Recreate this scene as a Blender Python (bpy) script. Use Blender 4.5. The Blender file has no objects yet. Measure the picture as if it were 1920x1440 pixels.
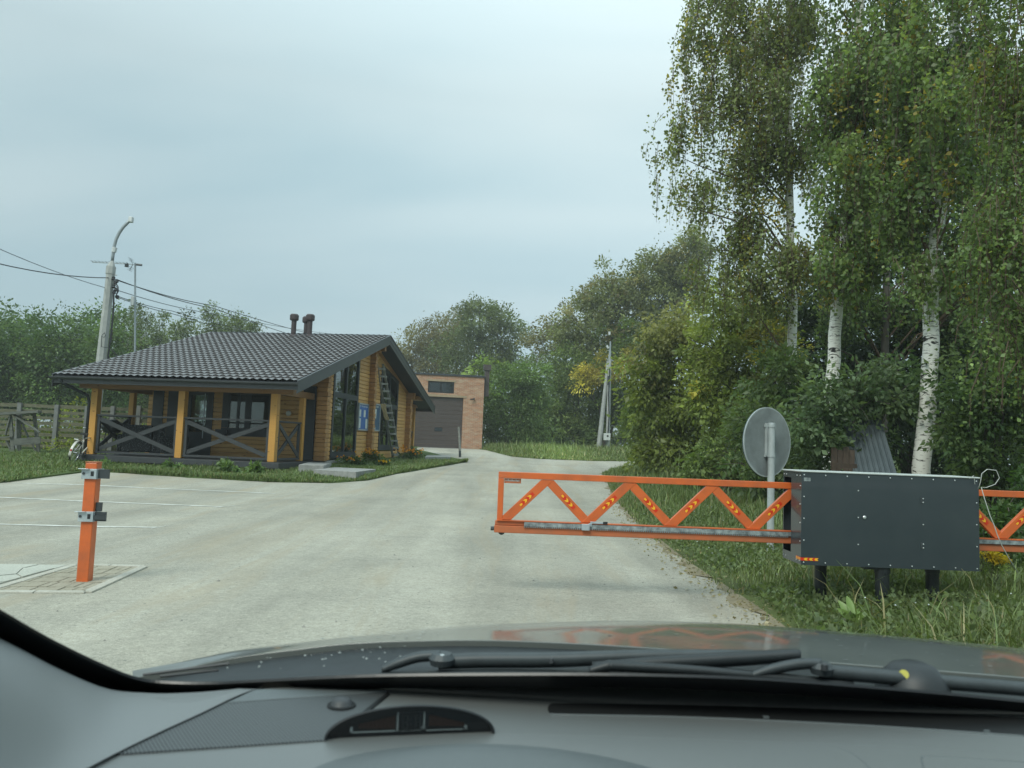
import bpy, math, random
import numpy as np
from mathutils import Vector, Matrix

sc = bpy.context.scene
col = sc.collection
# ------------------------------------------------------------------ camera
F, W, H = 1442.0, 1920, 1440
PITCH, ROLL = math.radians(4.56), math.radians(2.18)
EYE = np.array([0.0, 0.0, 1.3])
cam = bpy.data.objects.new('camera', bpy.data.cameras.new('camera'))
col.objects.link(cam)
cam.data.sensor_width = 36
cam.data.lens = 36 * F / W
cam.data.clip_start = 0.02
cam.data.clip_end = 2000
cam.location = EYE
cam.data.dof.use_dof = True; cam.data.dof.focus_distance = 14.0; cam.data.dof.aperture_fstop = 9.5   # a phone lens focused past the windscreen
RM = Matrix.Rotation(math.pi / 2 + PITCH, 3, 'X') @ Matrix.Rotation(ROLL, 3, 'Z')
cam.rotation_euler = RM.to_euler()
sc.camera = cam
# ------------------------------------------------------------------ light and sky
SUN_EL, SUN_AZ = math.radians(48), math.radians(-150)      # azimuth: direction the light comes from, measured from +Y towards +X
SKY_GAIN = 0.62
world = bpy.data.worlds.new('World')
sc.world = world
world.use_nodes = True
wt = world.node_tree
for n in list(wt.nodes): wt.nodes.remove(n)
def wn(t, **k):
    n = wt.nodes.new(t)
    for a, b in k.items(): setattr(n, a, b)
    return n
w_out = wn('ShaderNodeOutputWorld'); w_bg = wn('ShaderNodeBackground'); w_bg2 = wn('ShaderNodeBackground'); w_mix = wn('ShaderNodeMixShader')
sky = wn('ShaderNodeTexSky', sky_type='NISHITA'); sky.sun_disc = False
sky.sun_elevation = SUN_EL; sky.sun_rotation = SUN_AZ
w_bg.inputs['Strength'].default_value = 0.09
wt.links.new(sky.outputs[0], w_bg.inputs['Color'])
tc = wn('ShaderNodeTexCoord'); sep = wn('ShaderNodeSeparateXYZ'); wt.links.new(tc.outputs['Generated'], sep.inputs[0])
# cloud layer coordinates: direction projected on a flat layer overhead
mz = wn('ShaderNodeMath', operation='MAXIMUM'); mz.inputs[1].default_value = 0.0; wt.links.new(sep.outputs['Z'], mz.inputs[0])
az = wn('ShaderNodeMath', operation='ADD'); az.inputs[1].default_value = 0.22; wt.links.new(mz.outputs[0], az.inputs[0])
dx = wn('ShaderNodeMath', operation='DIVIDE'); dy = wn('ShaderNodeMath', operation='DIVIDE')
wt.links.new(sep.outputs['X'], dx.inputs[0]); wt.links.new(az.outputs[0], dx.inputs[1])
wt.links.new(sep.outputs['Y'], dy.inputs[0]); wt.links.new(az.outputs[0], dy.inputs[1])
cmb = wn('ShaderNodeCombineXYZ'); wt.links.new(dx.outputs[0], cmb.inputs[0]); wt.links.new(dy.outputs[0], cmb.inputs[1])
mp = wn('ShaderNodeMapping'); mp.inputs['Rotation'].default_value = (0, 0, math.radians(-45)); mp.inputs['Scale'].default_value = (0.42, 1.7, 1); mp.inputs['Location'].default_value = (0.35, 0.2, 0)
wt.links.new(cmb.outputs[0], mp.inputs['Vector'])
nz = wn('ShaderNodeTexNoise'); nz.inputs['Scale'].default_value = 1.05; nz.inputs['Detail'].default_value = 5; nz.inputs['Roughness'].default_value = 0.42; nz.inputs['Distortion'].default_value = 0.35
wt.links.new(mp.outputs[0], nz.inputs['Vector'])
rp = wn('ShaderNodeValToRGB'); e = rp.color_ramp.elements
e[0].position = 0.36; e[0].color = (0.51, 0.665, 0.73, 1)
e[1].position = 0.66; e[1].color = (0.755, 0.85, 0.875, 1)
wt.links.new(nz.outputs['Fac'], rp.inputs[0])
# an overcast sky is about three times brighter overhead than at the horizon
zr = wn('ShaderNodeMapRange'); zr.inputs['From Min'].default_value = 0.42; zr.inputs['From Max'].default_value = 1.0; zr.inputs['To Min'].default_value = 1.0; zr.inputs['To Max'].default_value = 2.3
wt.links.new(mz.outputs[0], zr.inputs['Value'])
zm = wn('ShaderNodeMath', operation='MULTIPLY'); zm.inputs[1].default_value = SKY_GAIN; wt.links.new(zr.outputs[0], zm.inputs[0])
vd = wn('ShaderNodeVectorMath', operation='DOT_PRODUCT'); vd.inputs[1].default_value = (.50, .72, .48); wt.links.new(tc.outputs['Generated'], vd.inputs[0])
vr_ = wn('ShaderNodeMapRange', interpolation_type='SMOOTHSTEP'); vr_.inputs['From Min'].default_value = 0.45; vr_.inputs['From Max'].default_value = 1.0; vr_.inputs['To Min'].default_value = 0.95; vr_.inputs['To Max'].default_value = 1.17; wt.links.new(vd.outputs['Value'], vr_.inputs['Value'])
zl_ = wn('ShaderNodeMapRange', interpolation_type='SMOOTHSTEP'); zl_.inputs['From Min'].default_value = 0.02; zl_.inputs['From Max'].default_value = 0.38; zl_.inputs['To Min'].default_value = 0.86; zl_.inputs['To Max'].default_value = 1.0; wt.links.new(mz.outputs[0], zl_.inputs['Value'])
zm3 = wn('ShaderNodeMath', operation='MULTIPLY'); wt.links.new(zm.outputs[0], zm3.inputs[0]); wt.links.new(zl_.outputs[0], zm3.inputs[1]); zm = zm3
zm2 = wn('ShaderNodeMath', operation='MULTIPLY'); wt.links.new(zm.outputs[0], zm2.inputs[0]); wt.links.new(vr_.outputs[0], zm2.inputs[1])
cmx = wn('ShaderNodeMixRGB'); cmx.inputs[1].default_value = (.50, .665, .755, 1)
cf = wn('ShaderNodeMapRange'); cf.inputs['From Min'].default_value = 0.86; cf.inputs['From Max'].default_value = 1.0; cf.inputs['To Min'].default_value = 0.30; cf.inputs['To Max'].default_value = 1.0
wt.links.new(zl_.outputs[0], cf.inputs['Value']); wt.links.new(cf.outputs[0], cmx.inputs[0]); wt.links.new(rp.outputs[0], cmx.inputs[2])
wt.links.new(cmx.outputs[0], w_bg2.inputs['Color']); wt.links.new(zm2.outputs[0], w_bg2.inputs['Strength'])
w_mix.inputs[0].default_value = 0.90
wt.links.new(w_bg.outputs[0], w_mix.inputs[1]); wt.links.new(w_bg2.outputs[0], w_mix.inputs[2]); wt.links.new(w_mix.outputs[0], w_out.inputs['Surface'])
sun = bpy.data.objects.new('sun', bpy.data.lights.new('sun', 'SUN')); col.objects.link(sun)
sun.data.energy = 1.5; sun.data.angle = math.radians(22); sun.data.color = (1.0, 0.95, 0.86)
sd = Vector((math.sin(SUN_AZ) * math.cos(SUN_EL), math.cos(SUN_AZ) * math.cos(SUN_EL), math.sin(SUN_EL)))
sun.rotation_euler = sd.to_track_quat('Z', 'Y').to_euler()
sun.location = (0, 0, 40)
sc.view_settings.view_transform = 'Standard'; sc.view_settings.look = 'None'
sc.view_settings.exposure = 0.72; sc.view_settings.gamma = 1.0
sc.cycles.max_bounces = 7; sc.cycles.diffuse_bounces = 3; sc.cycles.glossy_bounces = 3; sc.cycles.transmission_bounces = 4
sc.cycles.transparent_max_bounces = 12; sc.cycles.volume_bounces = 0; sc.cycles.caustics_reflective = False; sc.cycles.caustics_refractive = False
sc.cycles.use_denoising = True; sc.cycles.sample_clamp_indirect = 6
# ------------------------------------------------------------------ picture measurements -> world
RN = np.array(RM)
def ray(px, py): return RN @ np.array([(px - W / 2) / F, -(py - H / 2) / F, -1.0])
def P(px, py, D):
    d = ray(px, py); return EYE + d * (D / d[1])
HY = [-80, 12, 17, 22.5, 32, 45, 60, 900]; HZ = [0, 0, .06, .33, .55, .95, 1.1, 1.1]
def h(y): return np.interp(y, HY, HZ)
def G(px, py):
    d = ray(px, py); t = np.arange(1, 140, .01); p = EYE + t[:, None] * (d / d[1])
    return p[np.argmax(p[:, 2] <= h(p[:, 1]))]
def onz(px, py, z):
    d = ray(px, py); return EYE + d * ((z - EYE[2]) / d[2])
# ------------------------------------------------------------------ materials
def new_mat(name):
    m = bpy.data.materials.new(name); m.use_nodes = True
    nt = m.node_tree
    return m, nt, nt.nodes['Principled BSDF']
def NN(nt, t, ins=None, **k):
    n = nt.nodes.new(t)
    for a, b in k.items(): setattr(n, a, b)
    for a, b in (ins or {}).items(): n.inputs[a].default_value = b
    return n
def mat(name, c, rough=.6, var=.12, scale=8.0, c2=None, metal=0.0, bump=0.0, bscale=None, stretch=(1, 1, 1), spec=.5, coat=0.0, detail=5, lo=.3, hi=.7):
    """solid surface with a noise-driven shift between two tones of its own colour"""
    m, nt, b = new_mat(name)
    if c2 is None: c2 = tuple(max(0, x * (1 - 2 * var)) for x in c)
    t = NN(nt, 'ShaderNodeTexCoord'); mpp = NN(nt, 'ShaderNodeMapping', {'Scale': stretch})
    nt.links.new(t.outputs['Object'], mpp.inputs['Vector'])
    n = NN(nt, 'ShaderNodeTexNoise', {'Scale': scale, 'Detail': detail, 'Roughness': .6}); nt.links.new(mpp.outputs[0], n.inputs['Vector'])
    r = NN(nt, 'ShaderNodeValToRGB'); r.color_ramp.elements[0].position = lo; r.color_ramp.elements[1].position = hi
    r.color_ramp.elements[0].color = (*c2, 1); r.color_ramp.elements[1].color = (*c, 1)
    nt.links.new(n.outputs['Fac'], r.inputs[0]); nt.links.new(r.outputs[0], b.inputs['Base Color'])
    b.inputs['Roughness'].default_value = rough; b.inputs['Metallic'].default_value = metal
    b.inputs['Specular IOR Level'].default_value = spec; b.inputs['Coat Weight'].default_value = coat
    if bump:
        n2 = NN(nt, 'ShaderNodeTexNoise', {'Scale': bscale or scale * 4, 'Detail': 4}); nt.links.new(mpp.outputs[0], n2.inputs['Vector'])
        bp = NN(nt, 'ShaderNodeBump', {'Strength': bump, 'Distance': .01}); nt.links.new(n2.outputs['Fac'], bp.inputs['Height']); nt.links.new(bp.outputs[0], b.inputs['Normal'])
    return m
def leaf_mat(name, trans=.42, rough=.45):
    m, nt, b = new_mat(name)
    a = NN(nt, 'ShaderNodeAttribute', attribute_name='tint')
    nt.links.new(a.outputs['Color'], b.inputs['Base Color'])
    b.inputs['Roughness'].default_value = rough; b.inputs['Specular IOR Level'].default_value = .35
    tr = NN(nt, 'ShaderNodeBsdfTranslucent'); mx = NN(nt, 'ShaderNodeMixShader', {0: trans})
    mulc = NN(nt, 'ShaderNodeMixRGB', blend_type='MULTIPLY'); mulc.inputs[0].default_value = 1; mulc.inputs[2].default_value = (1.5, 1.45, .7, 1)
    nt.links.new(a.outputs['Color'], mulc.inputs[1]); nt.links.new(mulc.outputs[0], tr.inputs['Color'])
    nt.links.new(b.outputs[0], mx.inputs[1]); nt.links.new(tr.outputs[0], mx.inputs[2])
    nt.links.new(mx.outputs[0], nt.nodes['Material Output'].inputs['Surface'])
    return m
def log_mat(name, c, c2, course=.145):
    """honey-stained timber: grain, a tone per course, scattered dark knots"""
    m, nt, b = new_mat(name)
    t = NN(nt, 'ShaderNodeTexCoord'); s = NN(nt, 'ShaderNodeSeparateXYZ'); nt.links.new(t.outputs['Object'], s.inputs[0])
    add = NN(nt, 'ShaderNodeMath', operation='ADD'); nt.links.new(s.outputs[0], add.inputs[0]); nt.links.new(s.outputs[1], add.inputs[1])
    dv = NN(nt, 'ShaderNodeMath', operation='DIVIDE'); dv.inputs[1].default_value = course; nt.links.new(s.outputs[2], dv.inputs[0])
    fl = NN(nt, 'ShaderNodeMath', operation='FLOOR'); nt.links.new(dv.outputs[0], fl.inputs[0])
    wnz = NN(nt, 'ShaderNodeTexWhiteNoise', noise_dimensions='1D'); nt.links.new(fl.outputs[0], wnz.inputs['W'])
    cb = NN(nt, 'ShaderNodeCombineXYZ'); nt.links.new(add.outputs[0], cb.inputs[0]); nt.links.new(s.outputs[2], cb.inputs[1]); nt.links.new(wnz.outputs[0], cb.inputs[2])
    mp_ = NN(nt, 'ShaderNodeMapping', {'Scale': (1.1, 30, 9)}); nt.links.new(cb.outputs[0], mp_.inputs['Vector'])
    n = NN(nt, 'ShaderNodeTexNoise', {'Scale': 2.2, 'Detail': 6, 'Roughness': .6, 'Distortion': .6}); nt.links.new(mp_.outputs[0], n.inputs['Vector'])
    mxf = NN(nt, 'ShaderNodeMath', operation='MULTIPLY_ADD'); mxf.inputs[1].default_value = .45; nt.links.new(wnz.outputs[0], mxf.inputs[0])
    m2 = NN(nt, 'ShaderNodeMath', operation='MULTIPLY'); m2.inputs[1].default_value = .75; nt.links.new(n.outputs['Fac'], m2.inputs[0]); nt.links.new(m2.outputs[0], mxf.inputs[2])
    r = NN(nt, 'ShaderNodeValToRGB'); r.color_ramp.elements[0].position = .22; r.color_ramp.elements[1].position = .82
    r.color_ramp.elements[0].color = (*c2, 1); r.color_ramp.elements[1].color = (*c, 1); nt.links.new(mxf.outputs[0], r.inputs[0])
    mk = NN(nt, 'ShaderNodeMapping', {'Scale': (2.6, 9, 7)}); nt.links.new(cb.outputs[0], mk.inputs['Vector'])
    v = NN(nt, 'ShaderNodeTexVoronoi', {'Scale': 1.0}); nt.links.new(mk.outputs[0], v.inputs['Vector'])
    kr = NN(nt, 'ShaderNodeValToRGB'); kr.color_ramp.elements[0].position = .07; kr.color_ramp.elements[1].position = .14
    kr.color_ramp.elements[0].color = (.22, .1, .03, 1); kr.color_ramp.elements[1].color = (1, 1, 1, 1); nt.links.new(v.outputs['Distance'], kr.inputs[0])
    mm = NN(nt, 'ShaderNodeMixRGB', blend_type='MULTIPLY'); mm.inputs[0].default_value = 1; nt.links.new(r.outputs[0], mm.inputs[1]); nt.links.new(kr.outputs[0], mm.inputs[2])
    nt.links.new(mm.outputs[0], b.inputs['Base Color']); b.inputs['Roughness'].default_value = .5
    bp = NN(nt, 'ShaderNodeBump', {'Strength': .25, 'Distance': .004}); nt.links.new(n.outputs['Fac'], bp.inputs['Height']); nt.links.new(bp.outputs[0], b.inputs['Normal'])
    return m
def window_glass(name, tint=(.50, .56, .55), ior=1.45):
    m, nt, b = new_mat(name); nt.nodes.remove(b)
    tr = NN(nt, 'ShaderNodeBsdfTransparent', {'Color': (*tint, 1)}); gl = NN(nt, 'ShaderNodeBsdfGlossy', {'Color': (.9, .95, .95, 1), 'Roughness': .015})
    fr = NN(nt, 'ShaderNodeFresnel', {'IOR': ior}); mu = NN(nt, 'ShaderNodeMath', operation='MULTIPLY_ADD'); mu.inputs[1].default_value = 1.6; mu.inputs[2].default_value = .03
    mn = NN(nt, 'ShaderNodeMath', operation='MINIMUM'); mn.inputs[1].default_value = 1.0
    nt.links.new(fr.outputs[0], mu.inputs[0]); nt.links.new(mu.outputs[0], mn.inputs[0])
    mx = NN(nt, 'ShaderNodeMixShader'); nt.links.new(mn.outputs[0], mx.inputs[0]); nt.links.new(tr.outputs[0], mx.inputs[1]); nt.links.new(gl.outputs[0], mx.inputs[2])
    tn = NN(nt, 'ShaderNodeTexCoord'); nw = NN(nt, 'ShaderNodeTexNoise', {'Scale': 1.3, 'Detail': 1}); nt.links.new(tn.outputs['Object'], nw.inputs['Vector'])
    bp = NN(nt, 'ShaderNodeBump', {'Strength': .02, 'Distance': .05}); nt.links.new(nw.outputs['Fac'], bp.inputs['Height']); nt.links.new(bp.outputs[0], gl.inputs['Normal'])
    nt.links.new(mx.outputs[0], nt.nodes['Material Output'].inputs['Surface'])
    return m
def windshield_mat():
    m, nt, b = new_mat('windshield glass'); nt.nodes.remove(b)
    tr = NN(nt, 'ShaderNodeBsdfTransparent', {'Color': (.922, .972, .958, 1)})
    nt.links.new(tr.outputs[0], nt.nodes['Material Output'].inputs['Surface'])
    return m
M = {}
M['orange'] = mat('orange paint', (.62, .13, .028), .40, scale=6, c2=(.42, .105, .035), coat=.1, bump=.03, bscale=60, lo=.25, hi=.60)
M['orange_dusty'] = mat('orange paint, dusty', (.50, .13, .045), .6, scale=9, c2=(.36, .12, .05))
M['red_film'] = mat('red reflective film', (.62, .035, .012), .3, .05)
M['yellow_film'] = mat('yellow reflective film', (.88, .48, .03), .3, .04)
M['rack'] = mat('galvanised rack steel', (.50, .55, .56), .4, metal=.55, scale=26, c2=(.16, .18, .19))
M['zinc'] = mat('zinc plate', (.50, .56, .58), .42, metal=.45, scale=18, c2=(.34, .40, .43))
M['dark_steel'] = mat('dark steel', (.045, .055, .06), .45, scale=14)
M['cabinet'] = mat('graphite sheet steel', (.040, .052, .060), .26, scale=2.2, c2=(.030, .041, .050), coat=.35, spec=.55, bump=.12, bscale=2.2)
M['cabinet_lid'] = mat('pale lid edge', (.55, .60, .58), .5)
M['screw'] = mat('bright screw head', (.80, .84, .84), .3, metal=.6)
M['black_pipe'] = mat('black plastic pipe', (.016, .021, .024), .4, scale=10)
M['sign_back'] = mat('galvanised sign back', (.17, .205, .215), .7, scale=38, spec=.2, c2=(.055, .078, .086), detail=9, lo=.47, hi=.74)
M['sign_pole'] = mat('pale grey pole', (.46, .51, .51), .45, scale=8, metal=.2)
M['white_label'] = mat('white sticker', (.62, .66, .64), .5, scale=60, c2=(.36, .40, .40))
M['wire_white'] = mat('white cable', (.50, .53, .49), .5)
M['log'] = log_mat('honey log wall', (.62, .365, .125), (.44, .245, .08))
M['log_end'] = log_mat('brown log', (.42, .22, .075), (.28, .14, .05))
M['post_wood'] = log_mat('honey timber', (.58, .305, .065), (.46, .225, .048), 9.0)
M['beam_wood'] = log_mat('brown beam', (.30, .155, .055), (.20, .10, .038), 9.0)
M['dark_trim'] = mat('dark grey trim', (.026, .034, .041), .5, scale=6)
M['rail_trim'] = mat('grey painted rail', (.048, .054, .059), .55, scale=7)
M['soffit'] = mat('dark boarded soffit', (.022, .026, .032), .6, scale=5, stretch=(1, 9, 1))
M['roof'] = mat('grey brown metal tile', (.165, .160, .162), .36, scale=1.4, c2=(.135, .13, .132), spec=.6)
M['roof_trim'] = mat('grey roof trim', (.055, .062, .068), .35, scale=4)
M['vent'] = mat('brown plastic vent', (.055, .04, .042), .45)
M['concrete'] = mat('grey concrete', (.33, .335, .32), .85, scale=7, c2=(.22, .225, .215), bump=.3)
M['dark_concrete'] = mat('dark plinth', (.115, .125, .12), .85, scale=6, c2=(.08, .088, .088), bump=.2)
M['glass'] = window_glass('window glass')
M['glass_dim'] = window_glass('garage glass', (.3, .35, .36))
M['board_blue'] = mat('blue notice panel', (.028, .105, .36), .5, scale=5, c2=(.05, .16, .44))
M['board_blue_dim'] = mat('teal blue notice panel', (.025, .10, .20), .4, scale=5)
M['paper'] = mat('white paper', (.66, .70, .66), .7, scale=14, c2=(.50, .55, .54))
M['alu'] = mat('aluminium frame', (.42, .48, .52), .4, metal=.4)
M['old_wood'] = mat('weathered grey timber', (.17, .18, .155), .85, scale=5, c2=(.085, .095, .085), stretch=(1, 1, 6), bump=.4)
M['fence_wood'] = mat('weathered fence board', (.17, .165, .10), .85, scale=3.5, c2=(.065, .070, .046), stretch=(2, 2, 14), bump=.3)
M['fence_post'] = mat('grey fence post', (.20, .21, .20), .85, scale=6, c2=(.13, .14, .14))
M['ladder_wood'] = mat('grey ladder wood', (.30, .31, .28), .8, scale=8, c2=(.16, .165, .15))
M['rag'] = mat('tan cloth', (.50, .40, .24), .9, scale=30)
M['conc_pole'] = mat('pale concrete pole', (.42, .44, .42), .85, scale=5, c2=(.32, .34, .33), bump=.15)
M['lamp_metal'] = mat('galvanised tube', (.34, .39, .41), .45, metal=.3, scale=10)
M['lamp_head'] = mat('pale lamp head', (.62, .66, .66), .5)
M['cable'] = mat('black cable', (.02, .024, .03), .6)
M['grey_cable'] = mat('grey cable', (.16, .18, .20), .6)
M['garage_door'] = mat('dark brown door', (.078, .062, .056), .5, scale=3, c2=(.064, .052, .048))
M['white_paint'] = mat('white road paint, worn', (.70, .71, .66), .8, scale=9, c2=(.42, .42, .37), bump=.1)
M['bike_paint'] = mat('ivory bicycle paint', (.66, .66, .60), .35, coat=.3)
M['rubber'] = mat('black rubber', (.02, .022, .022), .7, bump=.2)
M['chrome'] = mat('chrome', (.55, .58, .60), .25, metal=.9)
M['red_lens'] = mat('red reflector', (.5, .03, .02), .2)
M['old_sheet'] = mat('corrugated grey sheet', (.07, .09, .10), .5, scale=4, c2=(.05, .067, .075))
M['brown_board'] = mat('brown board', (.075, .052, .035), .85, scale=5, c2=(.035, .026, .020), stretch=(5, 5, 1))
M['yellow_petal'] = mat('yellow petals', (.70, .40, .02), .6)
M['meter_box'] = mat('pale grey meter box', (.62, .66, .64), .5)
M['leaf'] = leaf_mat('leaves'); M['grass'] = leaf_mat('grass blades', .28, .5)
M['bark'] = mat('grey brown bark', (.12, .105, .085), .9, scale=9, c2=(.055, .05, .042), stretch=(1, 1, .25), bump=.6)
M['twig'] = mat('thin twigs', (.11, .075, .05), .9)
M['dash'] = mat('grey dash plastic', (.138, .150, .150), .40, scale=900, c2=(.120, .132, .132), spec=.5, bump=.08, bscale=1500)
M['dash_dark'] = mat('dark dash plastic', (.12, .14, .145), .45, scale=700, bump=.1, bscale=1400)
M['black_void'] = mat('black slot', (.006, .008, .009), .7)
M['frit'] = mat('black glass band', (.003, .0045, .006), .35)
M['pillar'] = mat('grey pillar trim', (.165, .18, .182), .40, scale=900, c2=(.15, .164, .166), bump=.06, bscale=1500)
M['hood'] = mat('dusty dark car paint', (.125, .138, .128), .34, scale=7, coat=.75, spec=.5, c2=(.10, .112, .106))
M['hood'].node_tree.nodes['Principled BSDF'].inputs['Coat Roughness'].default_value = .07
M['cowl'] = mat('cowl plastic', (.022, .028, .031), .5, scale=60)
M['wiper'] = mat('black wiper', (.050, .062, .067), .5, scale=40)
M['display_glass'] = mat('smoked display', (.004, .006, .008), .12, coat=.3)
M['display_mark'] = mat('grey display print', (.22, .27, .28), .5)
M['display_ghost'] = mat('unlit segments', (.018, .024, .026), .4)
M['display_orange'] = mat('unlit orange bars', (.016, .009, .007), .4)
M['yellow_dot'] = mat('yellow sticker', (.62, .58, .12), .5)
M['fabric'] = mat('dark floral cover', (.012, .016, .02), .9, scale=34, c2=(.16, .18, .19), lo=.36, hi=.44, detail=2)
M['black_plastic'] = mat('black plastic', (.014, .018, .021), .5)
M['wall_in'] = mat('dim room wall', (.16, .12, .08), .8)
M['globe'] = mat('white glass globe', (.72, .74, .70), .3)
M['windshield'] = windshield_mat()
M['water_spot'] = mat('dried water spots', (.26, .29, .28), .5)
M['stone'] = mat('pebble', (.40, .39, .34), .85, scale=20, c2=(.12, .12, .11))
def speaker_mat():
    m, nt, b = new_mat('ribbed speaker grille')
    t = NN(nt, 'ShaderNodeTexCoord'); mp_ = NN(nt, 'ShaderNodeMapping', {'Rotation': (0, 0, math.radians(-35))}); nt.links.new(t.outputs['Object'], mp_.inputs['Vector'])
    w = NN(nt, 'ShaderNodeTexWave', {'Scale': 95.0, 'Distortion': 0.0}); nt.links.new(mp_.outputs[0], w.inputs['Vector'])
    r = NN(nt, 'ShaderNodeValToRGB'); r.color_ramp.elements[0].color = (.030, .036, .039, 1); r.color_ramp.elements[1].color = (.11, .124, .128, 1); nt.links.new(w.outputs['Fac'], r.inputs[0])
    nt.links.new(r.outputs[0], b.inputs['Base Color']); b.inputs['Roughness'].default_value = .5
    bp = NN(nt, 'ShaderNodeBump', {'Strength': .5, 'Distance': .001}); nt.links.new(w.outputs['Fac'], bp.inputs['Height']); nt.links.new(bp.outputs[0], b.inputs['Normal'])
    return m
M['speaker'] = speaker_mat()
for k_ in ('dash', 'pillar'): M[k_].node_tree.nodes['Principled BSDF'].inputs['IOR'].default_value = 1.9
def brick_mat():
    m, nt, b = new_mat('red brown brick')
    t = NN(nt, 'ShaderNodeTexCoord'); s = NN(nt, 'ShaderNodeSeparateXYZ'); nt.links.new(t.outputs['Object'], s.inputs[0])
    ad = NN(nt, 'ShaderNodeMath', operation='ADD'); nt.links.new(s.outputs[0], ad.inputs[0]); nt.links.new(s.outputs[1], ad.inputs[1])
    cb = NN(nt, 'ShaderNodeCombineXYZ'); nt.links.new(ad.outputs[0], cb.inputs[0]); nt.links.new(s.outputs[2], cb.inputs[1])
    br = NN(nt, 'ShaderNodeTexBrick', {'Scale': 1.0, 'Mortar Size': .007, 'Brick Width': .26, 'Row Height': .078, 'Color1': (.44, .205, .105, 1), 'Color2': (.30, .14, .075, 1), 'Mortar': (.40, .37, .32, 1), 'Bias': -.1}); nt.links.new(cb.outputs[0], br.inputs['Vector'])
    n = NN(nt, 'ShaderNodeTexNoise', {'Scale': 1.6, 'Detail': 6, 'Roughness': .7}); nt.links.new(cb.outputs[0], n.inputs['Vector'])
    n3 = NN(nt, 'ShaderNodeMapping', {'Scale': (1, 3, 1)}); nt.links.new(cb.outputs[0], n3.inputs['Vector']); nt.links.new(n3.outputs[0], n.inputs['Vector'])
    r = NN(nt, 'ShaderNodeValToRGB'); r.color_ramp.elements[0].position = .45; r.color_ramp.elements[1].position = .66; r.color_ramp.elements[0].color = (0, 0, 0, 1); r.color_ramp.elements[1].color = (.6, .6, .6, 1); nt.links.new(n.outputs['Fac'], r.inputs[0])
    mx = NN(nt, 'ShaderNodeMixRGB'); mx.inputs[2].default_value = (.50, .41, .30, 1); nt.links.new(r.outputs[0], mx.inputs[0]); nt.links.new(br.outputs['Color'], mx.inputs[1])
    nt.links.new(mx.outputs[0], b.inputs['Base Color']); b.inputs['Roughness'].default_value = .9
    bp = NN(nt, 'ShaderNodeBump', {'Strength': .5, 'Distance': .01}); bp.invert = True; nt.links.new(br.outputs['Fac'], bp.inputs['Height']); nt.links.new(bp.outputs[0], b.inputs['Normal'])
    return m
M['brick'] = brick_mat()
def birch_bark():
    m, nt, b = new_mat('birch bark')
    t = NN(nt, 'ShaderNodeTexCoord')
    mp_ = NN(nt, 'ShaderNodeMapping', {'Scale': (2.4, 2.4, 6.5)}); nt.links.new(t.outputs['Object'], mp_.inputs['Vector'])
    n = NN(nt, 'ShaderNodeTexNoise', {'Scale': 2.0, 'Detail': 4, 'Roughness': .62, 'Distortion': 1.0}); nt.links.new(mp_.outputs[0], n.inputs['Vector'])
    r = NN(nt, 'ShaderNodeValToRGB'); r.color_ramp.elements[0].position = .38; r.color_ramp.elements[1].position = .44
    r.color_ramp.elements[0].color = (.022, .022, .020, 1); r.color_ramp.elements[1].color = (.72, .72, .66, 1); nt.links.new(n.outputs['Fac'], r.inputs[0])
    mp2 = NN(nt, 'ShaderNodeMapping', {'Scale': (3, 3, 26)}); nt.links.new(t.outputs['Object'], mp2.inputs['Vector'])
    n2 = NN(nt, 'ShaderNodeTexNoise', {'Scale': 2.2, 'Detail': 3}); nt.links.new(mp2.outputs[0], n2.inputs['Vector'])
    r2 = NN(nt, 'ShaderNodeValToRGB'); r2.color_ramp.elements[0].position = .33; r2.color_ramp.elements[1].position = .40; r2.color_ramp.elements[0].color = (.10, .09, .08, 1); r2.color_ramp.elements[1].color = (1, 1, 1, 1); nt.links.new(n2.outputs['Fac'], r2.inputs[0])
    mm = NN(nt, 'ShaderNodeMixRGB', blend_type='MULTIPLY'); mm.inputs[0].default_value = 1; nt.links.new(r.outputs[0], mm.inputs[1]); nt.links.new(r2.outputs[0], mm.inputs[2])
    nt.links.new(mm.outputs[0], b.inputs['Base Color']); b.inputs['Roughness'].default_value = .8
    bp = NN(nt, 'ShaderNodeBump', {'Strength': .4, 'Distance': .01}); nt.links.new(n.outputs['Fac'], bp.inputs['Height']); nt.links.new(bp.outputs[0], b.inputs['Normal'])
    return m
M['birch_bark'] = birch_bark()
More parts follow.
